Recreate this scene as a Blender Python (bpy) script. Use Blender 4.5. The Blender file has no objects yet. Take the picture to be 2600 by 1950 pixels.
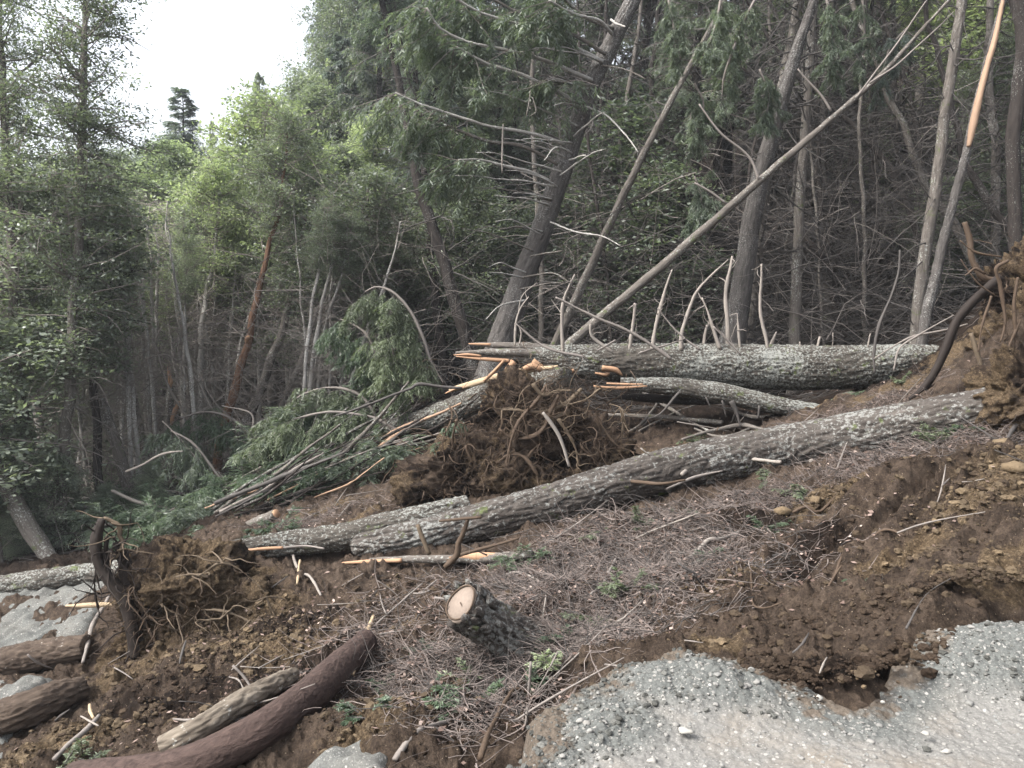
import bpy, math, random
import numpy as np
from mathutils import Vector, Matrix
SC = bpy.context.scene
R = math.radians
rng = np.random.default_rng(11)
random.seed(5)
# ---------------------------------------------------------------- camera
FPX, CX, CY = 1736.0, 1106.0, 829.5
CAMZ, PITCH = 1.6, R(4.27)
cam_d = bpy.data.cameras.new('camera')
cam = bpy.data.objects.new('camera', cam_d)
SC.collection.objects.link(cam)
cam.location = (0, 0, CAMZ)
cam.rotation_euler = (R(90) - PITCH, 0, 0)
cam_d.sensor_width = 36.0
cam_d.lens = 36.0 * FPX / 2212.0
cam_d.clip_start = 0.05
cam_d.clip_end = 2000.0
SC.camera = cam
# ---------------------------------------------------------------- world, sun, exposure
SUN_EL, SUN_AZ = R(50), R(-112)          # azimuth from +Y, negative = to the left
w = bpy.data.worlds.new('World')
SC.world = w
w.use_nodes = True
nt = w.node_tree
nt.nodes.clear()
sky = nt.nodes.new('ShaderNodeTexSky')
sky.sky_type = 'NISHITA'
sky.sun_disc = False
sky.sun_elevation = SUN_EL
sky.sun_rotation = SUN_AZ
sky.air_density = 1.0
sky.dust_density = 6.0
sky.ozone_density = 1.0
hs = nt.nodes.new('ShaderNodeHueSaturation')
hs.inputs['Saturation'].default_value = 0.32
bg = nt.nodes.new('ShaderNodeBackground')
bg.inputs['Strength'].default_value = 0.15
wo = nt.nodes.new('ShaderNodeOutputWorld')
nt.links.new(sky.outputs[0], hs.inputs['Color'])
nt.links.new(hs.outputs[0], bg.inputs[0])
nt.links.new(bg.outputs[0], wo.inputs[0])
sun_d = bpy.data.lights.new('sun', 'SUN')
sun_d.energy = 1.5
sun_d.angle = R(10)
sun_d.color = (1.0, 0.96, 0.9)
sun = bpy.data.objects.new('sun', sun_d)
SC.collection.objects.link(sun)
sdir = Vector((math.sin(SUN_AZ) * math.cos(SUN_EL), math.cos(SUN_AZ) * math.cos(SUN_EL), math.sin(SUN_EL)))
sun.rotation_euler = sdir.to_track_quat('Z', 'Y').to_euler()
SC.view_settings.view_transform = 'Standard'
SC.view_settings.look = 'None'
SC.view_settings.gamma = 1.0
SC.view_settings.exposure = 1.74
SC.render.engine = 'CYCLES'
cy = SC.cycles
cy.max_bounces = 5; cy.diffuse_bounces = 4; cy.glossy_bounces = 1; cy.transmission_bounces = 3
cy.transparent_max_bounces = 4; cy.caustics_reflective = False; cy.caustics_refractive = False
cy.use_adaptive_sampling = True; cy.adaptive_threshold = 0.01
# ---------------------------------------------------------------- pixel helpers (display pixels 2212 x 1659)
cp, sp = math.cos(PITCH), math.sin(PITCH)
def P(px, py, d):
    x = (px - CX) / FPX * d
    v = -(py - CY) / FPX * d
    return np.array([x, d * cp + v * sp, CAMZ - d * sp + v * cp])
# ---------------------------------------------------------------- numpy noise
_perm = np.random.default_rng(3).permutation(256)
_perm = np.concatenate([_perm, _perm, _perm])
_gr = np.random.default_rng(4).normal(size=(256, 3))
_gr /= np.linalg.norm(_gr, axis=1)[:, None]
def pn(p):
    p = np.asarray(p, float)
    i = np.floor(p).astype(np.int64)
    f = p - i
    u = f * f * f * (f * (f * 6 - 15) + 10)
    i &= 255
    out = 0
    for dx in (0, 1):
        wx = u[:, 0] if dx else 1 - u[:, 0]
        a = _perm[(i[:, 0] + dx) & 255]
        for dy in (0, 1):
            wy = u[:, 1] if dy else 1 - u[:, 1]
            b = _perm[(a + i[:, 1] + dy) & 255]
            for dz in (0, 1):
                wz = u[:, 2] if dz else 1 - u[:, 2]
                g = _gr[_perm[(b + i[:, 2] + dz) & 255]]
                out = out + wx * wy * wz * (g[:, 0] * (f[:, 0] - dx) + g[:, 1] * (f[:, 1] - dy) + g[:, 2] * (f[:, 2] - dz))
    return out * 1.7
def pn2(x, y, s, z=0.0):
    return pn(np.stack([x * s, y * s, np.full_like(x, z)], 1))
_jit = np.random.default_rng(9).random((256, 3))
def worley(x, y):
    ix = np.floor(x).astype(np.int64); iy = np.floor(y).astype(np.int64)
    best = np.full(x.shape, 9.0); hid = np.zeros(x.shape)
    for dx in (-1, 0, 1):
        for dy in (-1, 0, 1):
            h = _perm[(_perm[(ix + dx) & 255] + iy + dy) & 255]
            j = _jit[h]
            d = (ix + dx + j[:, 0] - x) ** 2 + (iy + dy + j[:, 1] - y) ** 2
            m = d < best
            best = np.where(m, d, best); hid = np.where(m, j[:, 2], hid)
    return np.sqrt(best), hid
def sst(a, b, x):
    t = np.clip((x - a) / (b - a), 0, 1)
    return t * t * (3 - 2 * t)
# ---------------------------------------------------------------- terrain
CTRL = [
 # near, broken edge of the road
 (1700,1659,3.0),(2212,1659,3.0),(1300,1659,3.05),(2600,1600,3.2),(1500,1520,3.4),(2100,1500,3.4),(2500,1450,3.7),
 (1450,1372,4.25),(1250,1470,3.95),(1150,1560,3.7),(1090,1640,3.5),(1620,1400,3.95),(1850,1440,3.55),(2000,1360,4.0),(2150,1285,4.4),(2400,1230,4.6),
 (940,1640,3.6),(700,1600,4.0),(400,1600,4.6),(100,1600,5.4),(-200,1600,6.0),(600,1750,3.5),(0,1800,4.6),(1000,1800,3.05),
 (1150,1480,4.6),(1000,1480,4.9),(820,1480,5.0),(500,1480,5.7),(250,1480,6.4),(0,1480,7.2),(-300,1480,8),
 (1500,1310,5.1),(1300,1330,5.6),(1100,1300,6.1),(900,1300,6.6),(700,1300,7.1),(500,1300,7.6),(300,1330,8.0),(100,1340,8.8),(-200,1340,9.5),
 (1700,1230,5.9),(1500,1180,6.8),(1250,1170,7.5),(1000,1215,7.7),(700,1225,8.4),(400,1215,8.8),(100,1260,9.8),(-200,1260,11),
 (1900,1300,4.8),(2100,1180,5.4),(2220,1130,5.5),(2500,1050,6.0),(2000,1060,6.9),(2200,960,7.4),(2500,800,8),(1800,1060,7.9),(1650,1060,8.2),
 (1500,960,10.8),(1300,1010,10.2),(1800,880,11.0),(1650,900,12.5),(1500,890,13),(1950,815,11.0),(2080,760,10.3),(2170,640,10.0),(2250,590,10.3),(2500,520,11),
 (900,1085,9.6),(1000,1060,10.2),(1150,1010,11),
 (700,1075,11.2),(500,1120,11.6),(300,1185,12),(0,1215,13),(-300,1215,15),(600,1010,14),(800,940,15),(950,870,17),(250,1085,17),(0,1150,17),
 (500,985,20),(700,850,24),(850,800,26),(-300,1100,22),
 (1300,840,17),(1600,815,18),(1900,770,16),(2120,690,14),(2400,560,16),
 (1300,720,25),(1600,610,25),(1900,500,25),(2150,430,23),(2600,250,24),
 (1400,500,38),(1700,250,36),(2100,100,34),(2800,-100,36),
 (400,850,34),(0,900,34),(-500,950,36),(200,800,60),(800,690,45),(1100,600,45),
 (1400,150,70),(2000,-250,70),(900,500,75),(400,740,90),(-600,800,90),(3000,-500,80),
]
_cp = np.array([P(*c) for c in CTRL])
_extra = np.array([[0,0.8,0],[2,0,0.05],[-2,0,-.6],[0,-4,0],[4,-6,.6],[-5,-6,-1.2],[-12,0,-2.5],[10,0,2.5],[0,-30,0],[-40,-10,-8],[40,-10,14],[-15,8,-3.5],[14,8,3.5]], float)
_cp = np.concatenate([_cp, _extra])
def _warp(x, y):
    r = np.sqrt(x * x + y * y) + 2.0
    k = np.log(r) / r * 3
    return x * k, y * k
_cx, _cy = _warp(_cp[:, 0], _cp[:, 1])
def _tps(r2):
    return 0.5 * r2 * np.log(r2 + 1e-12)
_n = len(_cp)
_K = _tps((_cx[:, None] - _cx) ** 2 + (_cy[:, None] - _cy) ** 2) + np.eye(_n) * 0.02
_Pm = np.stack([np.ones(_n), _cx, _cy], 1)
_M = np.block([[_K, _Pm], [_Pm.T, np.zeros((3, 3))]])
_sol = np.linalg.solve(_M, np.concatenate([_cp[:, 2], np.zeros(3)]))
_MD = [(1280,1190,7.2,.75,.45,.30),(1480,1200,6.7,.5,.35,.18),(1330,1310,5.8,.5,.3,.10),(1700,1175,6.6,.5,.28,-.38),(1780,1260,5.6,.35,.2,-.12),(1120,1440,4.9,.4,.25,-.28),(1130,1540,4.1,.25,.2,-.10),(1040,1215,7.5,.4,.2,-.22),(700,1440,6.2,.5,.25,-.14),(880,1290,6.8,.35,.3,.14),(1135,1395,5.75,.3,.2,.16),(1060,1385,5.6,.2,.14,.07),(960,1420,5.2,.3,.25,.08),
 (760,1300,7.1,.35,.25,.10),(620,1400,6.5,.4,.3,.10),(900,1560,4.3,.3,.25,.08),(1750,1010,7.6,.6,.3,-.15),(1930,1130,6.3,.5,.4,.16),(2060,1080,6.5,.5,.4,.14)]
_MDW = [(*P(a, b, c)[:2], d, e, f) for a, b, c, d, e, f in _MD]
def h_base(x, y):
    x = np.asarray(x, float).ravel(); y = np.asarray(y, float).ravel()
    out = np.empty_like(x)
    for s in range(0, len(x), 60000):
        a, b = _warp(x[s:s+60000], y[s:s+60000])
        K = _tps((a[:, None] - _cx) ** 2 + (b[:, None] - _cy) ** 2)
        out[s:s+60000] = K @ _sol[:_n] + _sol[_n] + a * _sol[_n+1] + b * _sol[_n+2]
    for mx, my, rx, ry, am in _MDW: out += am * np.exp(-((x - mx) / rx) ** 2 - ((y - my) / ry) ** 2)
    return out
# edge of the gravel road, found where the view meets the level of the road
def on_plane(px, py, z):
    a = P(px, py, 1.0) - np.array([0, 0, CAMZ])
    t = (z - CAMZ) / a[2]
    return a[:2] * t
EDGE = [(1080,1760),(1118,1650),(1140,1600),(1190,1530),(1260,1490),(1330,1440),(1400,1410),(1470,1383),(1530,1398),(1600,1400),(1650,1445),(1710,1462),
        (1780,1492),(1870,1508),(1940,1452),(2030,1372),(2105,1322),(2140,1305),(2230,1312),(2500,1250)]
_ed = np.array([on_plane(a, b, 0.06) for a, b in EDGE])
_poly = np.concatenate([[[-.6, -6], [-.35, 1.2]], _ed, [[9, 6], [12, -6]]])
def sdist(x, y, poly):
    d2 = np.full(x.shape, 1e9); ins = np.zeros(x.shape, bool)
    n = len(poly)
    for i in range(n):
        ax, ay = poly[i]; bx, by = poly[(i + 1) % n]
        vx, vy = bx - ax, by - ay
        t = np.clip(((x - ax) * vx + (y - ay) * vy) / (vx * vx + vy * vy), 0, 1)
        d2 = np.minimum(d2, (x - ax - t * vx) ** 2 + (y - ay - t * vy) ** 2)
        c = ((ay > y) != (by > y)) & (x < (bx - ax) * (y - ay) / (by - ay + 1e-12) + ax)
        ins ^= c
    return np.sqrt(d2) * np.where(ins, 1, -1)
def blob(x, y, cx, cy_, rx, ry, rot=0.0):
    dx, dy = x - cx, y - cy_
    c, s = math.cos(rot), math.sin(rot)
    a = (dx * c + dy * s) / rx; b = (-dx * s + dy * c) / ry
    return np.exp(-(a * a + b * b))
def h_soil(x, y):
    x = np.asarray(x, float).ravel(); y = np.asarray(y, float).ravel()
    h = h_base(x, y)
    r = np.sqrt(x * x + y * y)
    big = pn2(x, y, .9, 1.3) * .12 + pn2(x, y, 2.1, 4.4) * .10
    f1, _ = worley(x * 3.2 + pn2(x, y, 3, 9) * .6, y * 3.2 + pn2(x, y, 3, 12) * .6)
    f2, _ = worley(x * 9.5 + pn2(x, y, 7, 2) * .5, y * 9.5 + pn2(x, y, 7, 5) * .5)
    f3, _ = worley(x * 23, y * 23)
    lump = (.55 - f1) * .09 + (.5 - f2) * .045 * (0.4 + sst(-.3, .5, pn2(x, y, 1.7, 7))) + (.5 - f3) * .014
    fine = pn2(x, y, 14, 3) * .028 + pn2(x, y, 33, 8) * .012 + pn2(x, y, 70, 8) * .006
    crag = (.22 - np.abs(pn2(x, y, 3.3, 21))) * .10 + (.2 - np.abs(pn2(x, y, 8.2, 23))) * .06 + (.2 - np.abs(pn2(x, y, 19, 25))) * .035
    # flow lines running down the slope on the right
    ca, sa = math.cos(R(38)), math.sin(R(38))
    u = x * ca + y * sa; v = -x * sa + y * ca
    flow = (1 - np.abs(pn(np.stack([u * .9, v * 5.5, v * 0 + 3], 1)))) * .30 + pn(np.stack([u * 2, v * 19, v * 0 + 3], 1)) * .035
    fm = np.minimum(1, blob(x, y, 3.5, 5.9, 1.5, 1.2) * 1.4)
    near = 1 - sst(10, 22, r)
    sg = sdist(x, y, _poly); lump = (lump + crag * sst(0, -.35, sg)) 
    return h + (big + lump * (1 - .6 * fm) + fine * (1 - .3 * fm) + flow * fm) * (0.35 + 0.65 * near) + (1 - near) * (pn2(x, y, .5, 2) * .35 + pn2(x, y, 1.9, 6) * .12)
def ground(px, py, d0=2.2, d1=90.0, f=None):
    """world point where the view through a pixel meets the soil"""
    n = 700
    d = d0 * (d1 / d0) ** (np.arange(n) / (n - 1))
    pts = np.array([P(px, py, 1.0) - np.array([0, 0, CAMZ])]) * d[:, None] + np.array([0, 0, CAMZ])
    hh = h_base(pts[:, 0], pts[:, 1])
    below = np.nonzero(pts[:, 2] < hh)[0]
    k = below[0] if len(below) else n - 1
    return pts[k].copy(), d[k]
def soil_z(x, y):
    return float(h_soil([x], [y])[0])
# ---------------------------------------------------------------- mesh building
class MB:
    def __init__(s):
        s.V, s.Q, s.T, s.bk, s.ti, s.n = [], [], [], [], [], 0
    def add(s, V, Q=None, T=None, bk=None, tint=None):
        V = np.asarray(V, float)
        if Q is not None and len(Q): s.Q.append(np.asarray(Q) + s.n)
        if T is not None and len(T): s.T.append(np.asarray(T) + s.n)
        s.V.append(V)
        s.bk.append(V if bk is None else bk)
        s.ti.append(np.full(len(V), .5) if tint is None else np.broadcast_to(tint, (len(V),)))
        s.n += len(V)
    def build(s, name, mat, parent=None, smooth=True, origin=None):
        V = np.concatenate(s.V)
        if origin is not None: V = V - np.asarray(origin)
        Q = np.concatenate(s.Q) if s.Q else np.zeros((0, 4), int)
        T = np.concatenate(s.T) if s.T else np.zeros((0, 3), int)
        me = bpy.data.meshes.new(name)
        me.vertices.add(len(V)); me.vertices.foreach_set('co', V.astype(np.float32).ravel())
        nl = Q.size + T.size
        me.loops.add(nl)
        me.loops.foreach_set('vertex_index', np.concatenate([Q.ravel(), T.ravel()]).astype(np.int32))
        me.polygons.add(len(Q) + len(T))
        st = np.concatenate([np.arange(len(Q)) * 4, len(Q) * 4 + np.arange(len(T)) * 3]).astype(np.int32)
        me.polygons.foreach_set('loop_start', st)
        me.polygons.foreach_set('use_smooth', np.full(len(st), smooth, bool))
        a = me.attributes.new('bk', 'FLOAT_VECTOR', 'POINT'); a.data.foreach_set('vector', np.concatenate(s.bk).astype(np.float32).ravel())
        a = me.attributes.new('tint', 'FLOAT', 'POINT'); a.data.foreach_set('value', np.concatenate(s.ti).astype(np.float32))
        me.update(calc_edges=True)
        me.materials.append(mat)
        o = bpy.data.objects.new(name, me)
        SC.collection.objects.link(o)
        if parent is not None: o.parent = parent
        if origin is not None: o.location = Vector(tuple(origin))
        return o
def spline(pts, rad, step):
    pts = np.asarray(pts, float); rad = np.asarray(rad, float)
    if len(pts) == 2:
        pts = np.array([pts[0], (pts[0] + pts[1]) / 2, pts[1]]); rad = np.array([rad[0], (rad[0] + rad[1]) / 2, rad[1]])
    p = np.concatenate([[2 * pts[0] - pts[1]], pts, [2 * pts[-1] - pts[-2]]])
    out, ro = [], []
    for i in range(len(pts) - 1):
        L = np.linalg.norm(pts[i + 1] - pts[i]); n = max(2, int(L / step))
        t = (np.arange(n) / n)[:, None]
        a, b, c, d = p[i], p[i + 1], p[i + 2], p[i + 3]
        out.append(.5 * (2 * b + (c - a) * t + (2 * a - 5 * b + 4 * c - d) * t * t + (3 * b - a - 3 * c + d) * t ** 3))
        ro.append(rad[i] + (rad[i + 1] - rad[i]) * t[:, 0])
    out.append(pts[-1:]); ro.append(rad[-1:])
    return np.concatenate(out), np.concatenate(ro)
def bark_none(s, rc, rs, th): return np.zeros_like(s)
def bark_fir(amp=.018, k=1.0):
    def f(s, rc, rs, th):
        q = np.stack([s * 4.5 * k, rc * 17 * k, rs * 17 * k], 1)
        a = pn(q); w1 = pn(q * 2.3 + 7)
        ridge = 1 - np.abs(a) * 2.2
        b = pn(np.stack([s * 22 * k, rc * 38 * k, rs * 38 * k], 1))
        c = pn(np.stack([s * 60, rc * 70, rs * 70], 1))
        return amp * (-np.clip(ridge, 0, 1) ** 2 * .9 + w1 * .35 + b * .4 + c * .3 + .4)
    return f
def bark_smooth(amp=.004):
    def f(s, rc, rs, th):
        return amp * (pn(np.stack([s * 30, rc * 60, rs * 60], 1)) + pn(np.stack([s * 3, rc * 6, rs * 6], 1)) * 2)
    return f
def tube(mb, pts, rad, seg=10, step=.1, bark=None, cap0=True, cap1=True, wob=0.0, tint=.5, seed=0, oval=0.0, roundend=0.0):
    c, r = spline(pts, rad, step)
    n = len(c)
    tg = np.gradient(c, axis=0); tg /= np.linalg.norm(tg, axis=1)[:, None] + 1e-12
    ref = np.array([0, 0, 1.0]) if abs(tg[0][2]) < .9 else np.array([1.0, 0, 0])
    N = np.empty_like(c)
    u = np.cross(tg[0], ref); u /= np.linalg.norm(u); N[0] = u
    for i in range(1, n):
        u = N[i-1] - tg[i] * np.dot(N[i-1], tg[i]); N[i] = u / (np.linalg.norm(u) + 1e-12)
    B = np.cross(tg, N)
    s = np.concatenate([[0], np.cumsum(np.linalg.norm(np.diff(c, axis=0), axis=1))]) + seed * 13.7
    if wob:
        q = np.stack([s * 1.3, s * 0 + seed, s * 0], 1)
        c = c + N * (pn(q) * wob)[:, None] + B * (pn(q + 9) * wob)[:, None]
    if roundend:
        e = np.minimum(1, (s - s[0]) / roundend); r = r * np.sqrt(np.clip(1 - (1 - e) ** 2, .02, 1))
    th = np.arange(seg) / seg * 2 * np.pi
    S = np.repeat(s, seg); TH = np.tile(th, n); RR = np.repeat(r, seg)
    rc, rs = RR * np.cos(TH), RR * np.sin(TH)
    disp = bark(S, rc, rs, TH) if bark else 0
    if oval:
        RR = RR * (1 + oval * np.cos(2 * TH + seed) + .6 * oval * pn(np.stack([S * 1.5, rc * 3, rs * 3], 1)))
    Rr = RR + disp
    V = np.repeat(c, seg, 0) + np.repeat(N, seg, 0) * (Rr * np.cos(TH))[:, None] + np.repeat(B, seg, 0) * (Rr * np.sin(TH))[:, None]
    i = np.arange(n - 1)[:, None] * seg; j = np.arange(seg)[None]; j2 = (j + 1) % seg
    Q = np.stack([i + j, i + j2, i + seg + j2, i + seg + j], -1).reshape(-1, 4)
    bk = np.stack([S, rc, rs], 1)
    T = []
    V = list([V]); bks = [bk]; base = n * seg
    if cap0:
        V.append(c[:1]); bks.append(np.array([[s[0], 0, 0]])); T += [[base, (k + 1) % seg, k] for k in range(seg)]; base += 1
    if cap1:
        V.append(c[-1:]); bks.append(np.array([[s[-1], 0, 0]])); o = (n - 1) * seg; T += [[base, o + k, o + (k + 1) % seg] for k in range(seg)]
    mb.add(np.concatenate(V), Q, T, np.concatenate(bks), tint)
    return c, r
def twigs(mb, PP, RR, seg=3, tint=.5):
    """N tubes of K points each, all at once.  PP (N,K,3)  RR (N,K)"""
    PP = np.asarray(PP, float); RR = np.asarray(RR, float)
    N, K, _ = PP.shape
    tg = np.gradient(PP, axis=1); tg /= np.linalg.norm(tg, axis=2)[..., None] + 1e-12
    ref = np.array([.31, .17, .93]); ref /= np.linalg.norm(ref)
    u = np.cross(tg, ref); u /= np.linalg.norm(u, axis=2)[..., None] + 1e-9
    v = np.cross(tg, u)
    th = np.arange(seg) / seg * 2 * np.pi
    V = PP[:, :, None] + RR[:, :, None, None] * (u[:, :, None] * np.cos(th)[None, None, :, None] + v[:, :, None] * np.sin(th)[None, None, :, None])
    S = np.cumsum(np.linalg.norm(np.diff(PP, axis=1, prepend=PP[:, :1]), axis=2), 1) + np.arange(N)[:, None] * 3.3
    bk = np.stack([np.broadcast_to(S[:, :, None], (N, K, seg)), RR[:, :, None] * np.cos(th), RR[:, :, None] * np.sin(th)], -1)
    n0 = (np.arange(N) * K * seg)[:, None, None]; k0 = (np.arange(K - 1) * seg)[None, :, None]; j = np.arange(seg)[None, None]
    j2 = (j + 1) % seg
    Q = np.stack([n0 + k0 + j, n0 + k0 + j2, n0 + k0 + seg + j2, n0 + k0 + seg + j], -1).reshape(-1, 4)
    if np.ndim(tint): tint = np.repeat(tint, K * seg)
    mb.add(V.reshape(-1, 3), Q, None, bk.reshape(-1, 3), tint)
def nrm(a): return a / (np.linalg.norm(a, axis=-1, keepdims=True) + 1e-12)
def rdir(n, g=None):
    return nrm((g or rng).normal(size=(n, 3)))
def leaves(mb, c, d, L, W, up=None, tint=.5, fold=.0):
    """diamond leaves: centres c, long axis d, sizes L, W"""
    n = len(c)
    up = rdir(n) if up is None else up
    s = nrm(np.cross(d, up))
    L = np.broadcast_to(L, (n,))[:, None]; W = np.broadcast_to(W, (n,))[:, None]
    V = np.stack([c - d * L * .5, c + s * W * .5 - d * L * .05, c + d * L * .5, c - s * W * .5 - d * L * .05], 1).reshape(-1, 3)
    Q = np.arange(n * 4).reshape(-1, 4)
    if np.ndim(tint): tint = np.repeat(tint, 4)
    mb.add(V, Q, None, None, tint)
def walk(p0, d0, L, K, bend=.25, grav=0.0, g=None):
    """N curved paths"""
    g = g or rng
    n = len(p0)
    L = np.broadcast_to(L, (n,))
    pts = [p0]; d = nrm(d0)
    for k in range(K - 1):
        d = nrm(d + g.normal(size=(n, 3)) * bend + np.array([0, 0, grav]))
        pts.append(pts[-1] + d * (L / (K - 1))[:, None])
    return np.stack(pts, 1)
def taper(n, K, r0, r1):
    t = np.linspace(0, 1, K)
    return np.broadcast_to(r0, (n,))[:, None] * (1 - t) + np.broadcast_to(r1, (n,))[:, None] * t
def tag(o, label=None, cat=None, group=None, kind=None):
    if label: o['label'] = label
    if cat: o['category'] = cat
    if group: o['group'] = group
    if kind: o['kind'] = kind
    return o
def thing(name, label, cat, loc=(0, 0, 0), group=None):
    o = bpy.data.objects.new(name, None)
    SC.collection.objects.link(o)
    o.location = Vector(tuple(loc)); o.empty_display_size = .1
    return tag(o, label, cat, group)
# children are built in world space and given the inverse shift of their thing
def part(mb, name, mat, root, smooth=True):
    o = mb.build(name, mat, None, smooth)
    o.parent = root
    o.location = -root.location
    return o
# ---------------------------------------------------------------- materials
class NT:
    def __init__(s, name):
        s.m = bpy.data.materials.new(name); s.m.use_nodes = True
        s.t = s.m.node_tree; s.t.nodes.clear()
        s.out = s.t.nodes.new('ShaderNodeOutputMaterial')
    def n(s, typ, **kw):
        o = s.t.nodes.new('ShaderNode' + typ)
        for k, v in kw.items():
            if k in o.inputs.keys(): s.set(o.inputs[k], v)
            else: setattr(o, k, v)
        return o
    def set(s, inp, v):
        if isinstance(v, bpy.types.NodeSocket): s.t.links.new(v, inp)
        else: inp.default_value = v
    def noise(s, vec, scale, detail=4, rough=.55, dist=0.0):
        o = s.n('TexNoise'); s.set(o.inputs['Vector'], vec); o.inputs['Scale'].default_value = scale
        o.inputs['Detail'].default_value = detail; o.inputs['Roughness'].default_value = rough; o.inputs['Distortion'].default_value = dist
        return o.outputs['Fac']
    def voro(s, vec, scale, feat='F1', out='Distance'):
        o = s.n('TexVoronoi', feature=feat); s.set(o.inputs['Vector'], vec); o.inputs['Scale'].default_value = scale
        return o.outputs[out]
    def ramp(s, fac, stops):
        o = s.n('ValToRGB'); s.set(o.inputs[0], fac)
        e = o.color_ramp.elements
        while len(e) < len(stops): e.new(.5)
        for i, (p, c) in enumerate(stops):
            e[i].position = p
            e[i].color = (c, c, c, 1) if not hasattr(c, '__len__') else (*c, 1)
        return o.outputs[0]
    def mix(s, f, a, b, mode='MIX'):
        o = s.n('Mix', data_type='RGBA', blend_type=mode)
        s.set(o.inputs[0], f)
        for i, v in ((6, a), (7, b)):
            s.set(o.inputs[i], (*v, 1) if isinstance(v, tuple) and len(v) == 3 else v)
        return o.outputs[2]
    def math(s, op, a, b=0.0, c=None):
        o = s.n('Math', operation=op); s.set(o.inputs[0], a); s.set(o.inputs[1], b)
        if c is not None: s.set(o.inputs[2], c)
        return o.outputs[0]
    def attr(s, name, vec=True):
        o = s.n('Attribute', attribute_name=name)
        return o.outputs['Vector'] if vec else o.outputs['Fac']
    def mapv(s, vec, sc):
        o = s.n('Mapping'); s.set(o.inputs['Vector'], vec); o.inputs['Scale'].default_value = sc
        return o.outputs[0]
    def bump(s, h, strength, dist):
        o = s.n('Bump'); s.set(o.inputs['Height'], h); o.inputs['Strength'].default_value = strength; o.inputs['Distance'].default_value = dist
        return o.outputs[0]
    def finish(s, col, rough=.9, normal=None, spec=.25, sub=0):
        b = s.n('BsdfPrincipled'); s.set(b.inputs['Base Color'], (*col, 1) if isinstance(col, tuple) else col)
        s.set(b.inputs['Roughness'], rough); b.inputs['Specular IOR Level'].default_value = spec
        if normal is not None: s.set(b.inputs['Normal'], normal)
        s.t.links.new(b.outputs[0], s.out.inputs[0])
        return s.m
def m_bark(name, light, dark, lichen=(.42, .43, .40), la=.5, moss=0.0, along=4.0, across=22.0, bd=.012, lscale=26.0):
    t = NT(name); v = t.attr('bk')
    q = t.mapv(v, (along, across, across))
    n1 = t.noise(q, 1.0, 6, .6, .6)
    col = t.ramp(n1, [(.32, dark), (.52, tuple((a + b) / 2 for a, b in zip(dark, light))), (.72, light)])
    q2 = t.mapv(v, (1.0, 2.2, 2.2))
    big = t.noise(q2, 1.3, 3)
    col = t.mix(t.ramp(big, [(.35, 0), (.7, .55)]), col, tuple(c * .62 for c in light))
    if la > 0:
        q3 = t.mapv(v, (.75, 1.0, 1.0))
        l1 = t.noise(q3, lscale, 5, .7)
        l2 = t.noise(q3, 1.7, 3)
        lm = t.math('ADD', l1, t.math('MULTIPLY', t.math('SUBTRACT', l2, .5), .4))
        e = .66 - la * .22
        msk = t.ramp(lm, [(e, 0), (e + .05, 1)])
        lc = t.mix(t.noise(q3, 60, 2), tuple(c * .72 for c in lichen), tuple(min(1, c * 1.25) for c in lichen))
        col = t.mix(msk, col, lc)
    if moss > 0:
        mm = t.ramp(t.noise(v, 5.0, 4, .7), [(.62 - moss * .25, 0), (.70 - moss * .25, 1)])
        col = t.mix(t.math('MULTIPLY', mm, .8), col, (.075, .095, .032))
    tt = t.attr('tint', False)
    col = t.mix(1.0, col, t.ramp(tt, [(0, (.55, .55, .55)), (.5, (1, 1, 1)), (1, (1.7, 1.6, 1.5))]), 'MULTIPLY')
    hgt = t.math('ADD', n1, t.math('MULTIPLY', t.noise(v, 70, 3), .45))
    return t.finish(col, .92, t.bump(hgt, .9, bd), .15)
def m_wood(name, a, b, scale=60):
    t = NT(name); v = t.attr('bk')
    n1 = t.noise(t.mapv(v, (1.2, 1, 1)), scale, 4, .6)
    n1b = t.noise(t.mapv(v, (.06, 1, 1)), scale * 2, 4, .6)
    col = t.mix(t.math('MULTIPLY', t.math('ADD', n1, n1b), .5), a, b)
    return t.finish(col, .75, t.bump(n1b, .6, .004), .2)
def m_leaf(name, dark, mid, light, trans=.35, rough=.42):
    t = NT(name)
    ob = t.n('ObjectInfo').outputs['Random']
    tt = t.attr('tint', False)
    geo = t.n('NewGeometry')
    n1 = t.noise(geo.outputs['Position'], .55, 3)
    f = t.math('ADD', t.math('MULTIPLY', tt, .62), t.math('MULTIPLY', t.math('SUBTRACT', n1, .5), .9))
    f = t.math('ADD', f, t.math('MULTIPLY', ob, .22))
    col = t.ramp(f, [(.12, dark), (.5, mid), (.88, light)])
    b = t.n('BsdfPrincipled'); t.set(b.inputs['Base Color'], col); b.inputs['Roughness'].default_value = rough
    b.inputs['Specular IOR Level'].default_value = .55
    tr = t.n('BsdfTranslucent'); t.set(tr.inputs[0], t.mix(1.0, col, (1.0, 1.12, .62), 'MULTIPLY'))
    mx = t.n('MixShader'); mx.inputs[0].default_value = trans
    t.t.links.new(b.outputs[0], mx.inputs[1]); t.t.links.new(tr.outputs[0], mx.inputs[2]); t.t.links.new(mx.outputs[0], t.out.inputs[0])
    return t.m
M = {}
M['bark_big'] = m_bark('fir bark with lichen', (.095, .085, .074), (.02, .017, .014), (.19, .195, .18), .66, .06, 4.0, 22.0, .014, 42.0)
M['bark_near'] = m_bark('furrowed bark with pale lichen plates', (.105, .093, .083), (.022, .018, .016), (.165, .165, .155), .56, .03, 2.6, 15.0, .025, 30.0)
M['bark_live'] = m_bark('living fir bark', (.122, .112, .105), (.030, .027, .025), (.24, .24, .23), .38, 0, 5, 30, .012, 60)
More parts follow.
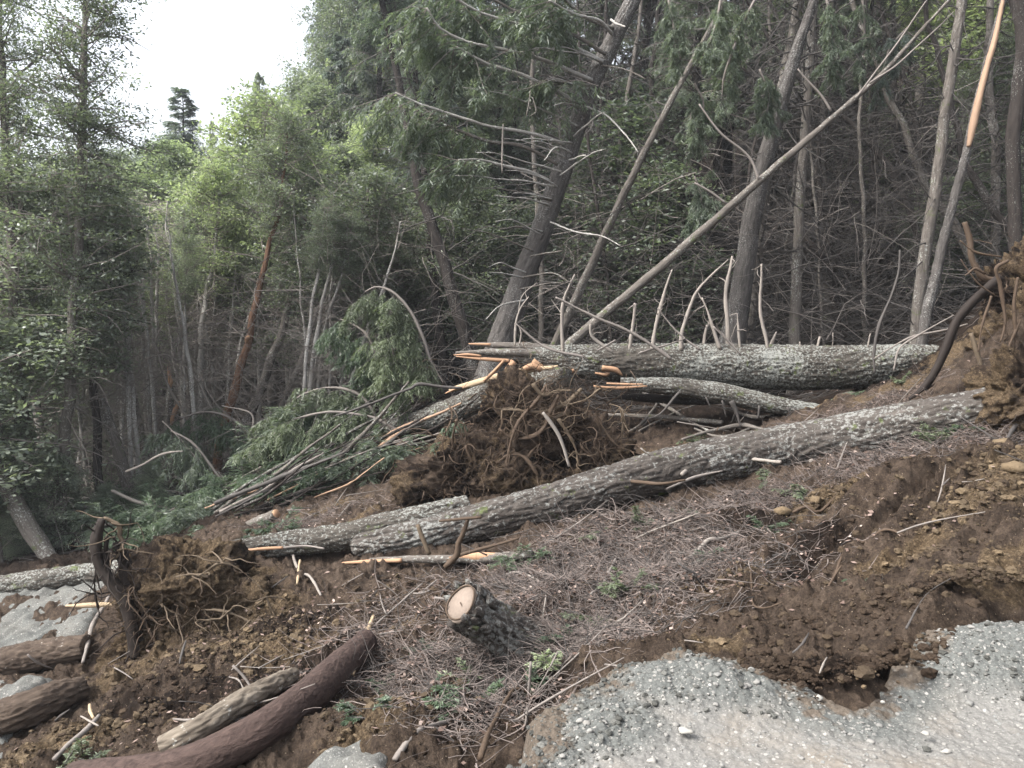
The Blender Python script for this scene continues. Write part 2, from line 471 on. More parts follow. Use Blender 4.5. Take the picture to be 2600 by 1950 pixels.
M['bark_dark'] = m_bark('dark shaded bark', (.05, .042, .038), (.015, .013, .012), (.20, .20, .19), .24, 0, 5, 30, .008, 50)
M['bark_pale'] = m_bark('pale grey bark', (.38, .365, .34), (.18, .168, .155), (.5, .5, .47), .4, 0, 5, 40, .004, 40)
M['bark_grey'] = m_bark('grey brown bark', (.165, .148, .132), (.055, .047, .041), (.28, .285, .265), .35, .05, 5, 34, .006, 40)
M['bark_red'] = m_bark('reddish brown bark', (.22, .13, .085), (.08, .045, .03), (.40, .38, .34), .1, 0, 6, 30, .006, 40)
M['bark_smooth'] = m_bark('smooth purple brown bark', (.086, .060, .052), (.026, .018, .016), (.3, .25, .22), 0, 0, 16, 34, .014, 60)
M['bark_scaly'] = m_bark('pale scaly bark', (.21, .18, .145), (.06, .047, .036), (.3, .29, .26), .2, 0, 9, 22, .006, 30)
M['bark_soily'] = m_bark('soil stained bark', (.105, .08, .062), (.028, .02, .016), (.3, .28, .25), .05, 0, 6, 22, .014, 30)
M['dead'] = m_wood('weathered dead wood', (.085, .072, .064), (.25, .225, .205), 40)
M['deadpale'] = m_wood('bleached stick wood', (.13, .112, .097), (.29, .262, .235), 40)
M['twig'] = m_wood('brown twigs', (.018, .016, .015), (.105, .096, .09), 30)
M['root'] = m_wood('brown roots', (.032, .022, .016), (.10, .07, .048), 40)
M['rootdark'] = m_wood('dark roots', (.009, .007, .006), (.032, .024, .020), 40)
M['rootpale'] = m_wood('ochre roots', (.06, .045, .031), (.15, .115, .08), 40)
M['orange'] = m_wood('fresh orange splintered wood', (.22, .125, .075), (.40, .255, .16), 50)
M['peel'] = m_wood('dried peeled tan wood', (.21, .135, .09), (.36, .25, .175), 50)
M['cream'] = m_wood('fresh cream split wood', (.27, .19, .11), (.45, .36, .25), 50)
M['cut'] = m_wood('sawn wood face', (.12, .092, .075), (.25, .205, .17), 30)
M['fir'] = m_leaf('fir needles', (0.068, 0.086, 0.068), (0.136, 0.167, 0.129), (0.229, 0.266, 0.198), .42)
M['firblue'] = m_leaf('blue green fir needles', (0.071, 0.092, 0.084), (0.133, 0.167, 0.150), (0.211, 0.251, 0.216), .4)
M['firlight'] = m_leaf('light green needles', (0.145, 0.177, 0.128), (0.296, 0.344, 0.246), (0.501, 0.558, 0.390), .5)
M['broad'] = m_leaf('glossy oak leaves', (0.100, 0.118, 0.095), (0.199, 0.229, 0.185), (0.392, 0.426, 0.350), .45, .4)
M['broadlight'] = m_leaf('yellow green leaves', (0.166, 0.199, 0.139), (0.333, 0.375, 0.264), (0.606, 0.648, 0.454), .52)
M['yellow'] = m_leaf('yellow tree leaves', (0.123, 0.144, 0.058), (0.259, 0.281, 0.115), (0.442, 0.449, 0.197), .5)  # yellow green leaf colour of one tall crown
M['fern'] = m_leaf('fern green', (0.038, 0.058, 0.038), (0.087, 0.123, 0.078), (0.174, 0.226, 0.142), .35)
M['mossy'] = m_leaf('fresh fir sprays', (0.075, 0.093, 0.058), (0.138, 0.168, 0.105), (0.232, 0.270, 0.169), .35)
M['litleaf'] = m_leaf('dry fallen leaves', (.09, .055, .042), (.23, .165, .14), (.48, .39, .34), .2, .8)
# soil: the attribute 'bk' holds (ochre, litter, dark earth plus painted shade)
t = NT('landslide soil')
geo = t.n('NewGeometry'); pos = geo.outputs['Position']
sep = t.n('SeparateXYZ'); t.set(sep.inputs[0], t.attr('bk'))
n1 = t.noise(pos, 9, 8, .62); n2 = t.noise(pos, 45, 6, .6); n3 = t.noise(pos, 1.6, 5, .6)
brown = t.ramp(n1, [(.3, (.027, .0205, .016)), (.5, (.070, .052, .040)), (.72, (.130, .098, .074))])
humus_shade = t.ramp(n1, [(.3, (.009, .007, .006)), (.55, (.025, .018, .014)), (.8, (.056, .041, .032))])  # near-black earth, also carries the painted shade of hollows and deep wood
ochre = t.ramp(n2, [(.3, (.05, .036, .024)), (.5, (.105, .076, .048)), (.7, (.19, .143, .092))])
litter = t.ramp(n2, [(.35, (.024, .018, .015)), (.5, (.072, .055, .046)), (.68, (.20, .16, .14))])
c = t.mix(t.ramp(t.math('ADD', sep.outputs[2], t.math('MULTIPLY', t.math('SUBTRACT', n3, .5), 1.2)), [(.3, 0), (.62, 1)]), brown, humus_shade)
c = t.mix(t.ramp(t.math('ADD', sep.outputs[1], t.math('MULTIPLY', t.math('SUBTRACT', n1, .5), 1.0)), [(.36, 0), (.6, 1)]), c, litter)
c = t.mix(t.ramp(t.math('ADD', sep.outputs[0], t.math('MULTIPLY', t.math('SUBTRACT', n1, .5), 1.6)), [(.48, 0), (.80, 1)]), c, ochre)
fl = t.voro(pos, 38, 'F1'); fl2 = t.noise(pos, 6, 2)
flm = t.math('MULTIPLY', t.ramp(fl, [(.10, 1), (.14, 0)]), t.ramp(fl2, [(.48, 0), (.56, 1)]))
c = t.mix(t.math('MULTIPLY', flm, .8), c, (.36, .29, .22))
hb = t.math('ADD', t.math('MULTIPLY', n2, .8), t.math('MULTIPLY', t.noise(pos, 150, 5, .75), .8))
c = t.mix(1.0, c, t.ramp(t.noise(pos, 85, 5, .75), [(.3, (.55, .55, .55)), (.5, (1, 1, 1)), (.72, (1.7, 1.65, 1.6))]), 'MULTIPLY')
M['soil'] = t.finish(c, .95, t.bump(hb, 1.0, .035), .08)
t = NT('grey road gravel')
geo = t.n('NewGeometry'); pos = geo.outputs['Position']
sepg = t.n('SeparateXYZ'); t.set(sepg.inputs[0], t.attr('bk'))
v1 = t.voro(pos, 55, 'F1', 'Color'); vd = t.voro(pos, 55, 'F1')
v2 = t.voro(pos, 130, 'F1', 'Color'); vd2 = t.voro(pos, 130, 'F1')
n1 = t.noise(pos, 2.2, 5, .6); n2 = t.noise(pos, 90, 5, .7)
sx = t.n('SeparateXYZ'); t.set(sx.inputs[0], v1)
sx2 = t.n('SeparateXYZ'); t.set(sx2.inputs[0], v2)
base = t.ramp(n2, [(.3, (.105, .102, .096)), (.55, (.158, .154, .145)), (.8, (.21, .205, .193))])
wet = t.ramp(n2, [(.3, (.062, .064, .061)), (.55, (.100, .104, .099)), (.8, (.142, .147, .14))])
base = t.mix(sepg.outputs[0], base, wet)
mud = t.ramp(t.math('ADD', sepg.outputs[1], t.math('MULTIPLY', t.math('SUBTRACT', t.noise(pos, 4.5, 5, .65), .5), 1.5)), [(.85, 0), (1.05, .8)])
tan = t.ramp(n1, [(.45, 0), (.68, .7)])
base = t.mix(t.math('MULTIPLY', tan, t.math('SUBTRACT', 1.0, sepg.outputs[0])), base, (.175, .15, .122))
peb = t.ramp(sx.outputs[0], [(.0, (.16, .165, .16)), (.5, (.19, .185, .172)), (1, (.30, .29, .27))])
pm = t.math('MULTIPLY', t.ramp(sx.outputs[1], [(.80, 0), (.84, 1)]), t.ramp(vd, [(.38, 1), (.48, 0)]))
c = t.mix(pm, base, peb)
pm2 = t.math('MULTIPLY', t.ramp(sx2.outputs[1], [(.68, 0), (.72, 1)]), t.ramp(vd2, [(.4, 1), (.5, 0)]))
peb2 = t.ramp(sx2.outputs[0], [(.0, (.13, .13, .125)), (.5, (.17, .165, .155)), (1, (.27, .26, .24))])
c = t.mix(t.math('MULTIPLY', pm2, .75), c, peb2)
c = t.mix(mud, c, t.ramp(n2, [(.3, (.05, .038, .029)), (.7, (.115, .09, .068))]))
hb = t.math('ADD', t.math('ADD', t.math('MULTIPLY', pm, .7), t.math('MULTIPLY', pm2, .35)), t.math('MULTIPLY', n2, .5))
M['gravel'] = t.finish(c, 1.0, t.bump(hb, .6, .006), 0)
t = NT('stones'); tt = t.attr('tint', False)
geo = t.n('NewGeometry'); n1 = t.noise(geo.outputs['Position'], 60, 4, .6)
c = t.ramp(tt, [(0, (.19, .17, .15)), (.3, (.12, .122, .118)), (.7, (.185, .18, .17)), (1, (.30, .29, .265))])
c = t.mix(t.math('MULTIPLY', n1, .5), c, (.24, .23, .21))
M['stone'] = t.finish(c, .8, t.bump(n1, .5, .004), .3)
t = NT('clods'); tt = t.attr('tint', False)
geo = t.n('NewGeometry'); n1 = t.noise(geo.outputs['Position'], 70, 5, .65)
c = t.ramp(tt, [(0, (.022, .015, .011)), (.35, (.052, .038, .028)), (.62, (.096, .074, .050)), (1, (.22, .165, .105))])
c = t.mix(t.math('MULTIPLY', n1, .6), c, t.mix(1.0, c, (.45, .42, .4), 'MULTIPLY'))
M['clod'] = t.finish(c, .95, t.bump(n1, 1.0, .012), .08)
# ---------------------------------------------------------------- soil sheet
def gp(px, py):
    p, d = ground(px, py); return p
OCHRE = [(2120,1150,.45,.35),(2190,1080,.5,.4),(2060,1190,.3,.25),(1780,1160,.35,.22),(1650,1240,.2,.15),(1560,1290,.3,.15),(1500,1370,.3,.18),(1950,1250,.35,.2),(2190,1260,.5,.2),
         (2160,600,.6,.6),(1950,840,.9,.28),(1830,870,.8,.22),(2060,770,.5,.5),
         (500,1330,.75,.5),(600,1370,.6,.35),(430,1220,.6,.5),(560,1250,.5,.3),(470,1400,.4,.3),(150,1600,.5,.4),(60,1650,.6,.4),(250,1480,.3,.3),(330,1440,.3,.3),
         (850,1530,.35,.3),(790,1590,.3,.25),(900,1490,.25,.2),(900,1240,.25,.15),(870,1350,.25,.18),(950,1110,.8,.2),(780,1120,.7,.18),(700,1090,.8,.3),(1290,1000,.6,.4),(1480,960,.8,.3),(1700,1010,.3,.2)]
LITTER = [(1250,1190,.9,.6),(1450,1180,.9,.5),(1300,1290,.8,.4),(1150,1250,.5,.4),(1500,1260,.6,.3),(1180,1400,.4,.3),(1000,1450,.4,.25),(1330,1350,.5,.25),(2050,960,.9,.5),(1900,1010,.7,.35),
          (1600,1080,.7,.3),(1850,900,.9,.5),(2200,900,.8,.6),(850,1400,.2,.2),(650,1120,.9,.5)]
DARKS = [(1120,1440,.45,.35),(1150,1520,.3,.3),(1080,1560,.3,.2),(1650,1170,.5,.25),(1750,1010,.6,.25),(1030,1210,.4,.2),(900,1180,.5,.2),(700,1420,.7,.3),(400,1500,.6,.4),(300,1400,.4,.3),(650,1330,.5,.25),  # shade of hollows and gaps under logs, painted as darker soil
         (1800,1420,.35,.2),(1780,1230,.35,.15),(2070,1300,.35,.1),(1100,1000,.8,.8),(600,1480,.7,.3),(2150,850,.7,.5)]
def fields(x, y):
    wx = x + pn2(x, y, 1.5, 31) * .25 + pn2(x, y, 5, 17) * .08; wy = y + pn2(x, y, 1.5, 37) * .25 + pn2(x, y, 5, 19) * .08
    out = []
    for L in (OC_, LI_, DK_):
        m = np.zeros_like(x)
        for cx, cy2, rx, ry in L: m = np.maximum(m, blob(wx, wy, cx, cy2, rx, ry))
        out.append(m)
    return out
def _w(L): return [(*gp(a, b)[:2], c, d) for a, b, c, d in L]
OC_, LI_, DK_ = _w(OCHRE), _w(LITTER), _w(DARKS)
def terrain():
    dens = np.linspace(-R(37), R(37), 860)
    side = np.linspace(R(37), R(180), 46)[1:]
    az = np.concatenate([-side[::-1], dens, side[:-1]])
    nr = 760
    r = 1.3 * (140 / 1.3) ** (np.arange(nr) / (nr - 1))
    A, RR = np.meshgrid(az, r)
    x = (RR * np.sin(A)).ravel(); y = (RR * np.cos(A)).ravel()
    h = h_soil(x, y)
    sd = sdist(x, y, _poly)
    h = h - sst(-.22, .06, sd) * .17 - sst(.02, .32, sd) * .28              # hidden beneath the gravel sheet
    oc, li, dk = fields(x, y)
    far = sst(10.5, 14, RR.ravel()); li = np.maximum(li * (1 - far), 0); dk = np.maximum(dk, far * 1.5); oc = oc * (1 - sst(12, 15, RR.ravel()))  # far floor coloured darker to put the forest shade into the soil
    V = np.stack([x, y, h], 1)
    na = len(az)
    i = np.arange(nr - 1)[:, None] * na; j = np.arange(na)[None]; j2 = (j + 1) % na
    Q = np.stack([i + j, i + na + j, i + na + j2, i + j2], -1).reshape(-1, 4)[:, ::-1]
    mb = MB()
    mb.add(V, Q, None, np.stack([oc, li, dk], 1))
    # close the middle under the viewer
    mb.add(np.concatenate([[[0, 0, -.4]], V[:na]]), None, [[0, 1 + (k + 1) % na, 1 + k] for k in range(na)], np.zeros((na + 1, 3)))
    return tag(mb.build('ground', M['soil']), 'churned brown and ochre landslide soil over the hillside', kind='structure')
terrain()
# ---------------------------------------------------------------- gravel road, broken off at its edge
BERM = [(*on_plane(1480, 1440, .1), .42, .22, .08), (*on_plane(1570, 1450, .1), .35, .18, .05), (*on_plane(2120, 1400, .1), .45, .30, .10), (*on_plane(2250, 1380, .1), .6, .35, .11), (*on_plane(1300, 1540, .05), .25, .2, .05)]
def h_gravel(x, y):
    sd = sdist(x + pn2(x, y, 3, 1) * .07 + pn2(x, y, 11, 2) * .03, y + pn2(x, y, 3, 5) * .07 + pn2(x, y, 11, 6) * .03, _poly)
    b = np.zeros_like(x); rough = np.zeros_like(x)
    for cx, cy2, rx, ry, a in BERM:
        g = blob(x, y, cx, cy2, rx, ry); b += a * g; rough = np.maximum(rough, g)
    rough = np.maximum(rough, sst(.45, .0, sd) * .7)
    f1, _ = worley(x * 7, y * 7); f2, _ = worley(x * 19, y * 19); f3, _ = worley(x * 45, y * 45)
    lump = ((.5 - f1) * .035 + (.5 - f2) * .018 + (.5 - f3) * .007) * rough + (.5 - f2) * .004 + (.5 - f3) * .004
    h = b - .02 + pn2(x, y, 1.3, 3) * .02 + pn2(x, y, 6, 3) * .008 + pn2(x, y, 26, 3) * .005 + lump
    h = h - sst(-.04, -.17, sd) * .55 - sst(-.1, -.6, sd) * 1.5
    return h, rough, sd
def gravel():
    dens = np.linspace(-R(4), R(37), 620)
    az = np.concatenate([np.linspace(-R(120), -R(4), 50)[:-1], dens, np.linspace(R(37), R(150), 40)[1:]])
    nr = 420
    r = .5 * (9 / .5) ** (np.arange(nr) / (nr - 1))
    # extra rows where the road is seen
    r = np.concatenate([np.linspace(.4, 2.2, 40)[:-1], np.linspace(2.2, 5.6, 520), np.linspace(5.6, 9, 30)[1:]])
    nr = len(r)
    A, RR = np.meshgrid(az, r)
    x = (RR * np.sin(A)).ravel(); y = (RR * np.cos(A)).ravel()
    h, rough, sd = h_gravel(x, y)
    keep = sd > -.34
    na = len(az)
    i = np.arange(nr - 1)[:, None] * na; j = np.arange(na - 1)[None]
    Q = np.stack([i + j, i + j + 1, i + na + j + 1, i + na + j], -1).reshape(-1, 4)
    Q = Q[keep[Q].all(1)]
    used, inv = np.unique(Q, return_inverse=True)
    V = np.stack([x, y, h], 1)[used]
    mb = MB(); mb.add(V, inv.reshape(-1, 4), None, np.stack([sst(.15, .6, rough)[used], sst(.38, -.02, sd)[used], rough[used]], 1))
    return tag(mb.build('gravel_road', M['gravel']), 'grey gravel road broken off along a ragged edge', kind='structure')
gravel()
# the stretch of road beyond the slide, low on the left
def far_gravel(PX, label):
    pl = []
    for px, py in PX:
        p = gp(px, py); pl.append(p[:2])
    pl = np.array(pl)
    x0, x1, y0, y1 = pl[:, 0].min() - .3, pl[:, 0].max() + .3, pl[:, 1].min() - .3, pl[:, 1].max() + .3
    nx, ny = int((x1 - x0) / .035), int((y1 - y0) / .035)
    X, Y = np.meshgrid(np.linspace(x0, x1, nx), np.linspace(y0, y1, ny))
    x, y = X.ravel(), Y.ravel()
    sd = sdist(x + pn2(x, y, 2, 1) * .15 + pn2(x, y, 9, 1) * .07, y + pn2(x, y, 2, 5) * .15 + pn2(x, y, 9, 5) * .07, pl)
    f2, _ = worley(x * 9, y * 9)
    h = h_base(x, y) + .05 + pn2(x, y, 1.1, 4) * .03 + pn2(x, y, 5, 14) * .03 + pn2(x, y, 14, 4) * .025 + (.5 - f2) * .035 + (.2 - np.abs(pn2(x, y, 4, 9))) * .08 - sst(.12, -.25, sd) * .5
    keep = sd > -.3
    i = np.arange(ny - 1)[:, None] * nx; j = np.arange(nx - 1)[None]
    Q = np.stack([i + j, i + j + 1, i + nx + j + 1, i + nx + j], -1).reshape(-1, 4)
    Q = Q[keep[Q].all(1)]; used, inv = np.unique(Q, return_inverse=True)
    mb = MB(); mb.add(np.stack([x, y, h], 1)[used], inv.reshape(-1, 4), None, np.tile([.8, .62, .0], (len(used), 1)).astype(float))
    tag(mb.build('gravel_road', M['gravel']), label, kind='structure')
far_gravel([(-400,1290),(-100,1280),(60,1262),(160,1250),(232,1250),(240,1300),(215,1345),(160,1375),(60,1405),(-60,1440),(-50,1480),(60,1475),(120,1462),(60,1560),(10,1600),(-300,1640)], 'grey gravel road surface showing beyond the slide at lower left')
far_gravel([(600,1720),(655,1655),(715,1612),(745,1585),(770,1610),(800,1595),(845,1590),(872,1608),(870,1640),(850,1720)], 'small patch of grey gravel showing at the bottom left of centre')
# ================================================================ logs
def onlog(pts, sink=.75, dd=0.0):
    """pixel outline (px, py, radius in px) of a log lying on the soil -> world path and radii"""
    out, rad = [], []
    for q in pts:
        px, py, r = q[:3]
        if len(q) > 3: d = q[3]
        else: d = ground(px, py + r * sink)[1] + dd
        out.append(P(px, py, d)); rad.append(r * d / FPX)
    return np.array(out), np.array(rad)
def fx(pts, d0, d1=None):
    d1 = d0 if d1 is None else d1
    n = len(pts); out = []; rad = []
    for i, q in enumerate(pts):
        d = d0 + (d1 - d0) * i / max(1, n - 1)
        if len(q) > 3: d = q[3]
        out.append(P(q[0], q[1], d)); rad.append(q[2] * d / FPX)
    return np.array(out), np.array(rad)
def splinters(mb, base, axis, r, n, L, w, seed, spread=.12):
    g = np.random.default_rng(seed)
    axis = nrm(np.asarray(axis, float))
    a = nrm(np.cross(axis, [0, 0, 1.0])); b = np.cross(axis, a)
    for i in range(n):
        an = g.random() * 6.28; rr = r * (0.25 + .7 * g.random())
        p0 = base + a * math.cos(an) * rr + b * math.sin(an) * rr - axis * .1
        l = L * (.35 + .65 * g.random())
        d = nrm(axis + (a * math.cos(an) + b * math.sin(an)) * spread * g.random() + g.normal(size=3) * .05)
        tube(mb, [p0, p0 + d * l * .5 + g.normal(size=3) * .01, p0 + d * l], [w, w * .7, .001], 5, .06, oval=.45, seed=seed + i)
def root_of(path, name, label, cat, group=None):
    c = np.mean(path, 0)
    return thing(name, label, cat, c, group)
def stubs(root, L, mat, name='branch_stub'):
    for i, (pts, d) in enumerate(L):
        p, r = fx(pts, d)
        mb = MB(); c_, _ = tube(mb, p, r * .85, 7, .04, bark_smooth(.005), wob=.035, seed=i + 3, oval=.2)
        if len(c_) > 8:
            g9 = np.random.default_rng(i + 900); k9 = g9.integers(len(c_) // 3, len(c_), 4); br = walk(c_[k9], nrm(g9.normal(size=(4, 3)) + nrm(c_[-1] - c_[0]) * .8), .1 + .3 * g9.random(4), 5, .3, 0, g9); twigs(mb, br, taper(4, 5, float(r.mean()) * .35, .002), 4)
        part(mb, name, mat, root)
# --- the big near log across the middle
p, r = onlog([(768,1182,24),(800,1176,28),(900,1158,34),(1000,1136,39),(1150,1100,43),(1300,1056,45),(1480,1008,48),(1700,968,50),(1900,930,50),(2050,900,47),(2160,876,42)], .85)
near_p, near_r = p, r
lg = root_of(p, 'fallen_log', 'thick lichened grey fallen log crossing the middle of the slide, rounded end at left', 'log')
mb = MB(); tube(mb, p, r, 128, .012, bark_fir(.020, .85), seed=1, oval=.03, roundend=.16); part(mb, 'trunk', M['bark_near'], lg)
stubs(lg, [([(1752,992,3.5),(1755,1006,4.5),(1750,1024,3)], p[7][1] - .35), ([(2005,955,2.5),(2016,963,3),(2030,978,2.5)], p[8][1] - .3), ([(1405,985,1.5),(1385,966,2)], p[5][1] - .1), ([(1735,925,2),(1728,914,1.5)], p[7][1]-.1)], M['deadpale'])
# --- middle log running from behind the near log to the left edge
pa, ra = onlog([(1010,1098,27),(920,1118,28),(820,1140,28),(740,1160,28),(640,1172,26),(560,1183,24),(470,1196,21),(400,1205,20),(300,1225,20),(200,1238,21),(100,1252,22),(0,1266,22),(-120,1285,22)], 1.05, -.05)
lg = root_of(pa, 'fallen_log', 'long grey fallen trunk passing behind the left rootball and over gravel at left', 'log')
mb = MB(); tube(mb, pa, ra, 80, .018, bark_fir(.016), seed=2, oval=.03); part(mb, 'trunk', M['bark_big'], lg)
# --- big broken back log
p, r = fx([(1120,772,14),(1170,774,22),(1230,780,33),(1330,783,38),(1450,786,42),(1600,791,45),(1750,794,46),(1860,792,44),(1950,782,36),(2010,778,30),(2060,776,26)], 12.2, 11.6)
bl_p = p
lg = root_of(p, 'fallen_log', 'massive lichen-covered fallen log propped off the ground, splintered at its left end', 'log')
mb = MB(); tube(mb, p, r, 110, .016, bark_fir(.024), seed=3, oval=.04); part(mb, 'trunk', M['bark_big'], lg)
mb = MB(); ax = nrm(p[0] - p[2])
for i, q in enumerate([[(1240,770,13),(1150,762,12),(1060,760,9),(985,761,3)],[(1230,776,10),(1140,772,9),(1050,768,6),(983,765,1.5)],[(1210,756,8),(1140,748,7),(1060,745,5),(1014,743,2)],[(1220,764,8),(1150,757,6),(1095,747,4)],[(1200,786,8),(1120,779,6),(1035,772,2)]]):
    a, b = fx(q, 12.2); a[:, 1] += (i - 2) * .05; tube(mb, a, b, 12, .03, bark_fir(.01), oval=.25, seed=i)
part(mb, 'splintered_end', M['bark_grey'], lg)
for i, q in enumerate([[(1040,769,3),(1010,766,4),(980,767,1)],[(1100,779,4),(1050,776,4),(985,770,1)],[(1110,780,6),(1095,800,5),(1084,812,1)],[(1150,780,7),(1170,796,5),(1130,800,3),(1060,812,1)],[(1180,800,6),(1160,808,5),(1130,800,1.5)],[(1320,800,5),(1310,810,5),(1285,806,2)],[(1240,800,6),(1210,806,5),(1180,796,1.5)],[(1060,744,3),(1020,743,2.2),(1012,742,.6)],[(1300,795,5),(1330,800,6),(1345,812,1)]]):
    a, b = fx(q, 11.95 - .02 * i); mb = MB(); tube(mb, a, b, 6, .04, oval=.4, seed=i); part(mb, 'split_wood', M['orange'], lg)
D = 11.75
stubs(lg, [([(1472,757,4.5),(1474,714,4.5),(1500,640,3.5),(1532,600,2.5),(1572,560,1.5)], D),([(1572,755,5),(1570,700,5),(1569,620,4.5),(1582,553,2.5)], D+.1),([(1519,757,4),(1524,725,3.5),(1530,703,2)], D+.15),
 ([(1555,755,5),(1540,710,4.5),(1515,643,2.5)], D-.05),([(1600,755,4.5),(1596,720,3.5),(1592,677,1.5)], D),([(1657,755,4),(1646,690,4.5),(1643,640,4),(1646,570,2.5)], D),([(1664,755,4),(1671,735,3.5),(1678,717,2)], D+.1),
 ([(1730,755,2),(1729,738,1.5)], D),([(1765,755,3),(1770,727,1.8)], D),([(1875,752,2.5),(1880,720,1.2)], D-.1),([(1797,752,1.5),(1798,718,1)], D),([(1213,762,5),(1214,700,4.5),(1219,650,4),(1242,593,1.8)], D+.1),([(1361,757,4.5),(1368,700,4),(1372,655,2.5)], D+.1),
 ([(1408,757,5),(1420,690,4),(1433,640,3.5),(1453,583,1.5)], D+.05),([(1275,700,2),(1278,725,4.5),(1300,745,5),(1325,762,3)], D-.3),([(1111,748,3),(1114,700,3),(1124,665,2.5),(1141,640,1.5)], D+.2),([(1120,745,2.5),(1124,720,2),(1119,703,1)], D+.15)], M['deadpale'])
stubs(lg, [([(1200,642,1.5),(1218,650,2),(1289,687,3.2),(1362,717,3.5),(1450,776,4)], D-.45),([(1112,698,1.5),(1172,747,3),(1262,772,3.5)], D-.45),([(1420,665,1.5),(1480,730,2.5),(1512,757,3)], D-.4),([(1540,706,2),(1572,735,3),(1600,768,3)], D-.45),([(1290,757,2.5),(1330,735,2)], D-.4),
 ([(1380,765,2.5),(1440,745,2),(1480,730,1.4)], D-.4)], M['dead'])
# --- logs lying under it
p, r = fx([(1340,828,12),(1450,835,19),(1560,850,22),(1680,876,19),(1790,893,15)], 11.7, 11.3)
lg = root_of(p, 'fallen_log', 'lichen-spotted log lying beneath the big splintered log, thinner and sagging to the right', 'log')
mb = MB(); tube(mb, p, r, 64, .018, bark_fir(.014), seed=5); part(mb, 'trunk', M['bark_big'], lg)
stubs(lg, [([(1580,866,5),(1592,890,4),(1600,925,2)], 11.2),([(1640,876,3),(1636,905,2)], 11.2),([(1560,865,2.5),(1572,900,1.5)], 11.2),([(1700,880,3),(1712,905,1.5)], 11.1),([(1525,858,3),(1535,880,1.5)], 11.2),([(1470,845,3),(1430,890,2),(1400,905,1)], 11.2)], M['twig'])
p, r = fx([(1330,856,5),(1400,860,9),(1500,866,9),(1590,862,8)], 12.4, 12.2)
lg = root_of(p, 'fallen_log', 'slim dark log wedged lowest in the gap under the big splintered log', 'log')
mb = MB(); tube(mb, p, r, 32, .03, bark_fir(.008), seed=6); part(mb, 'trunk', M['bark_dark'], lg)
# --- broken lower length of the big log, leaning down to the left
p, r = fx([(1225,818,26),(1150,828,28),(1060,852,27),(980,885,26),(900,915,24),(820,940,22),(740,962,20)], 11.6, 14.0)
lg = root_of(p, 'fallen_log', 'dark broken trunk sloping down left behind the central rootball, pale strip torn along top', 'log')
mb = MB(); tube(mb, p, r, 80, .018, bark_fir(.026), seed=7); part(mb, 'trunk', M['bark_big'], lg)
mb = MB()
for i, q in enumerate([[(970,842,3),(1010,832,5),(1080,812,6),(1140,800,5),(1196,793,3)],[(1000,840,2),(1070,818,3),(1160,800,3),(1205,790,2)],[(965,848,2),(1000,838,3),(1060,822,3)]]):
    a, b = fx(q, 11.3 + .03 * i); tube(mb, a, b, 8, .04, oval=.35, seed=i + 4)
part(mb, 'torn_strip', M['cream'], lg)
for i, q in enumerate([[(962,850,2),(985,840,3),(1010,836,1)],[(1045,824,4),(1070,800,4),(1088,780,3)],[(1130,800,6),(1150,792,7),(1170,800,4)],[(1282,834,2),(1330,838,3),(1398,834,1.5)],[(1310,828,1.5),(1350,830,2),(1390,830,1)]]):
    a, b = fx(q, 11.2); mb = MB(); tube(mb, a, b, 6, .04, oval=.4, seed=i); part(mb, 'split_wood', M['orange'], lg)
p, r = fx([(998,838,2.5),(960,835,3),(905,830,4),(890,838,3.5),(850,852,3),(780,880,2.5),(720,900,1.5)], 11.0, 10.9)
mb = MB(); tube(mb, p, r, 7, .05, bark_smooth(), wob=.03); o = mb.build('fallen_branch', M['twig']); tag(o, 'dark crooked branch reaching left from the torn trunk over the green fir sprays', 'branch')
# --- lower left: smooth dark trunk and pale scaly log beside it
p, r = onlog([(170,1686,42),(300,1674,42),(400,1655,42),(500,1612,42),(590,1563,41),(680,1494,38),(740,1436,34),(790,1388,27)], .95)
lg = root_of(p, 'fallen_log', 'smooth purplish brown curved trunk at the bottom left, sinking into soil at its upper end', 'log')
mb = MB(); tube(mb, p, r, 96, .012, bark_smooth(.003), seed=8, oval=.02); part(mb, 'trunk', M['bark_smooth'], lg)
p, r = onlog([(360,1632,22),(440,1590,24),(520,1540,25),(590,1500,22),(640,1474,16)], 1.05, -.2)
p = p + [0, -.05, .07]; lg = root_of(p, 'fallen_log', 'pale scaly log lying just behind the smooth purplish trunk', 'log')
mb = MB(); tube(mb, p, r, 72, .012, bark_fir(.009, 1.3), seed=9); part(mb, 'trunk', M['bark_scaly'], lg)
# --- two logs at the left edge
p, r = onlog([(-120,1468,30),(-20,1440,32),(60,1420,32),(120,1408,30),(190,1396,24)], .9)
lg = root_of(p, 'fallen_log', 'upper of two soil-stained brown logs poking in at the left edge', 'log')
mb = MB(); tube(mb, p, r, 72, .014, bark_fir(.016, 1.7), seed=10); part(mb, 'trunk', M['bark_soily'], lg)
p, r = onlog([(-120,1585,38),(-20,1558,38),(60,1532,37),(120,1508,34),(175,1490,26)], .9)
lg = root_of(p, 'fallen_log', 'lower and thicker of two soil-stained brown logs at the left edge', 'log')
mb = MB(); tube(mb, p, r, 72, .014, bark_fir(.018, 1.5), seed=12); part(mb, 'trunk', M['bark_soily'], lg)
# --- short sawn log with round orange end
p, r = fx([(596,1110,10),(560,1128,13),(520,1148,14),(470,1165,13)], 10.6, 10.9)
lg = root_of(p, 'fallen_log', 'small log with a round orange sawn end, left of center above the long trunk', 'log')
mb = MB(); tube(mb, p, r, 32, .03, bark_fir(.01), seed=13); part(mb, 'trunk', M['bark_grey'], lg)
mb = MB(); tube(mb, [p[0] - (p[1] - p[0]) * .06, p[0] + (p[1] - p[0]) * .04], [r[0] * .95, r[0] * .98], 24, .02); part(mb, 'sawn_end', M['orange'], lg)
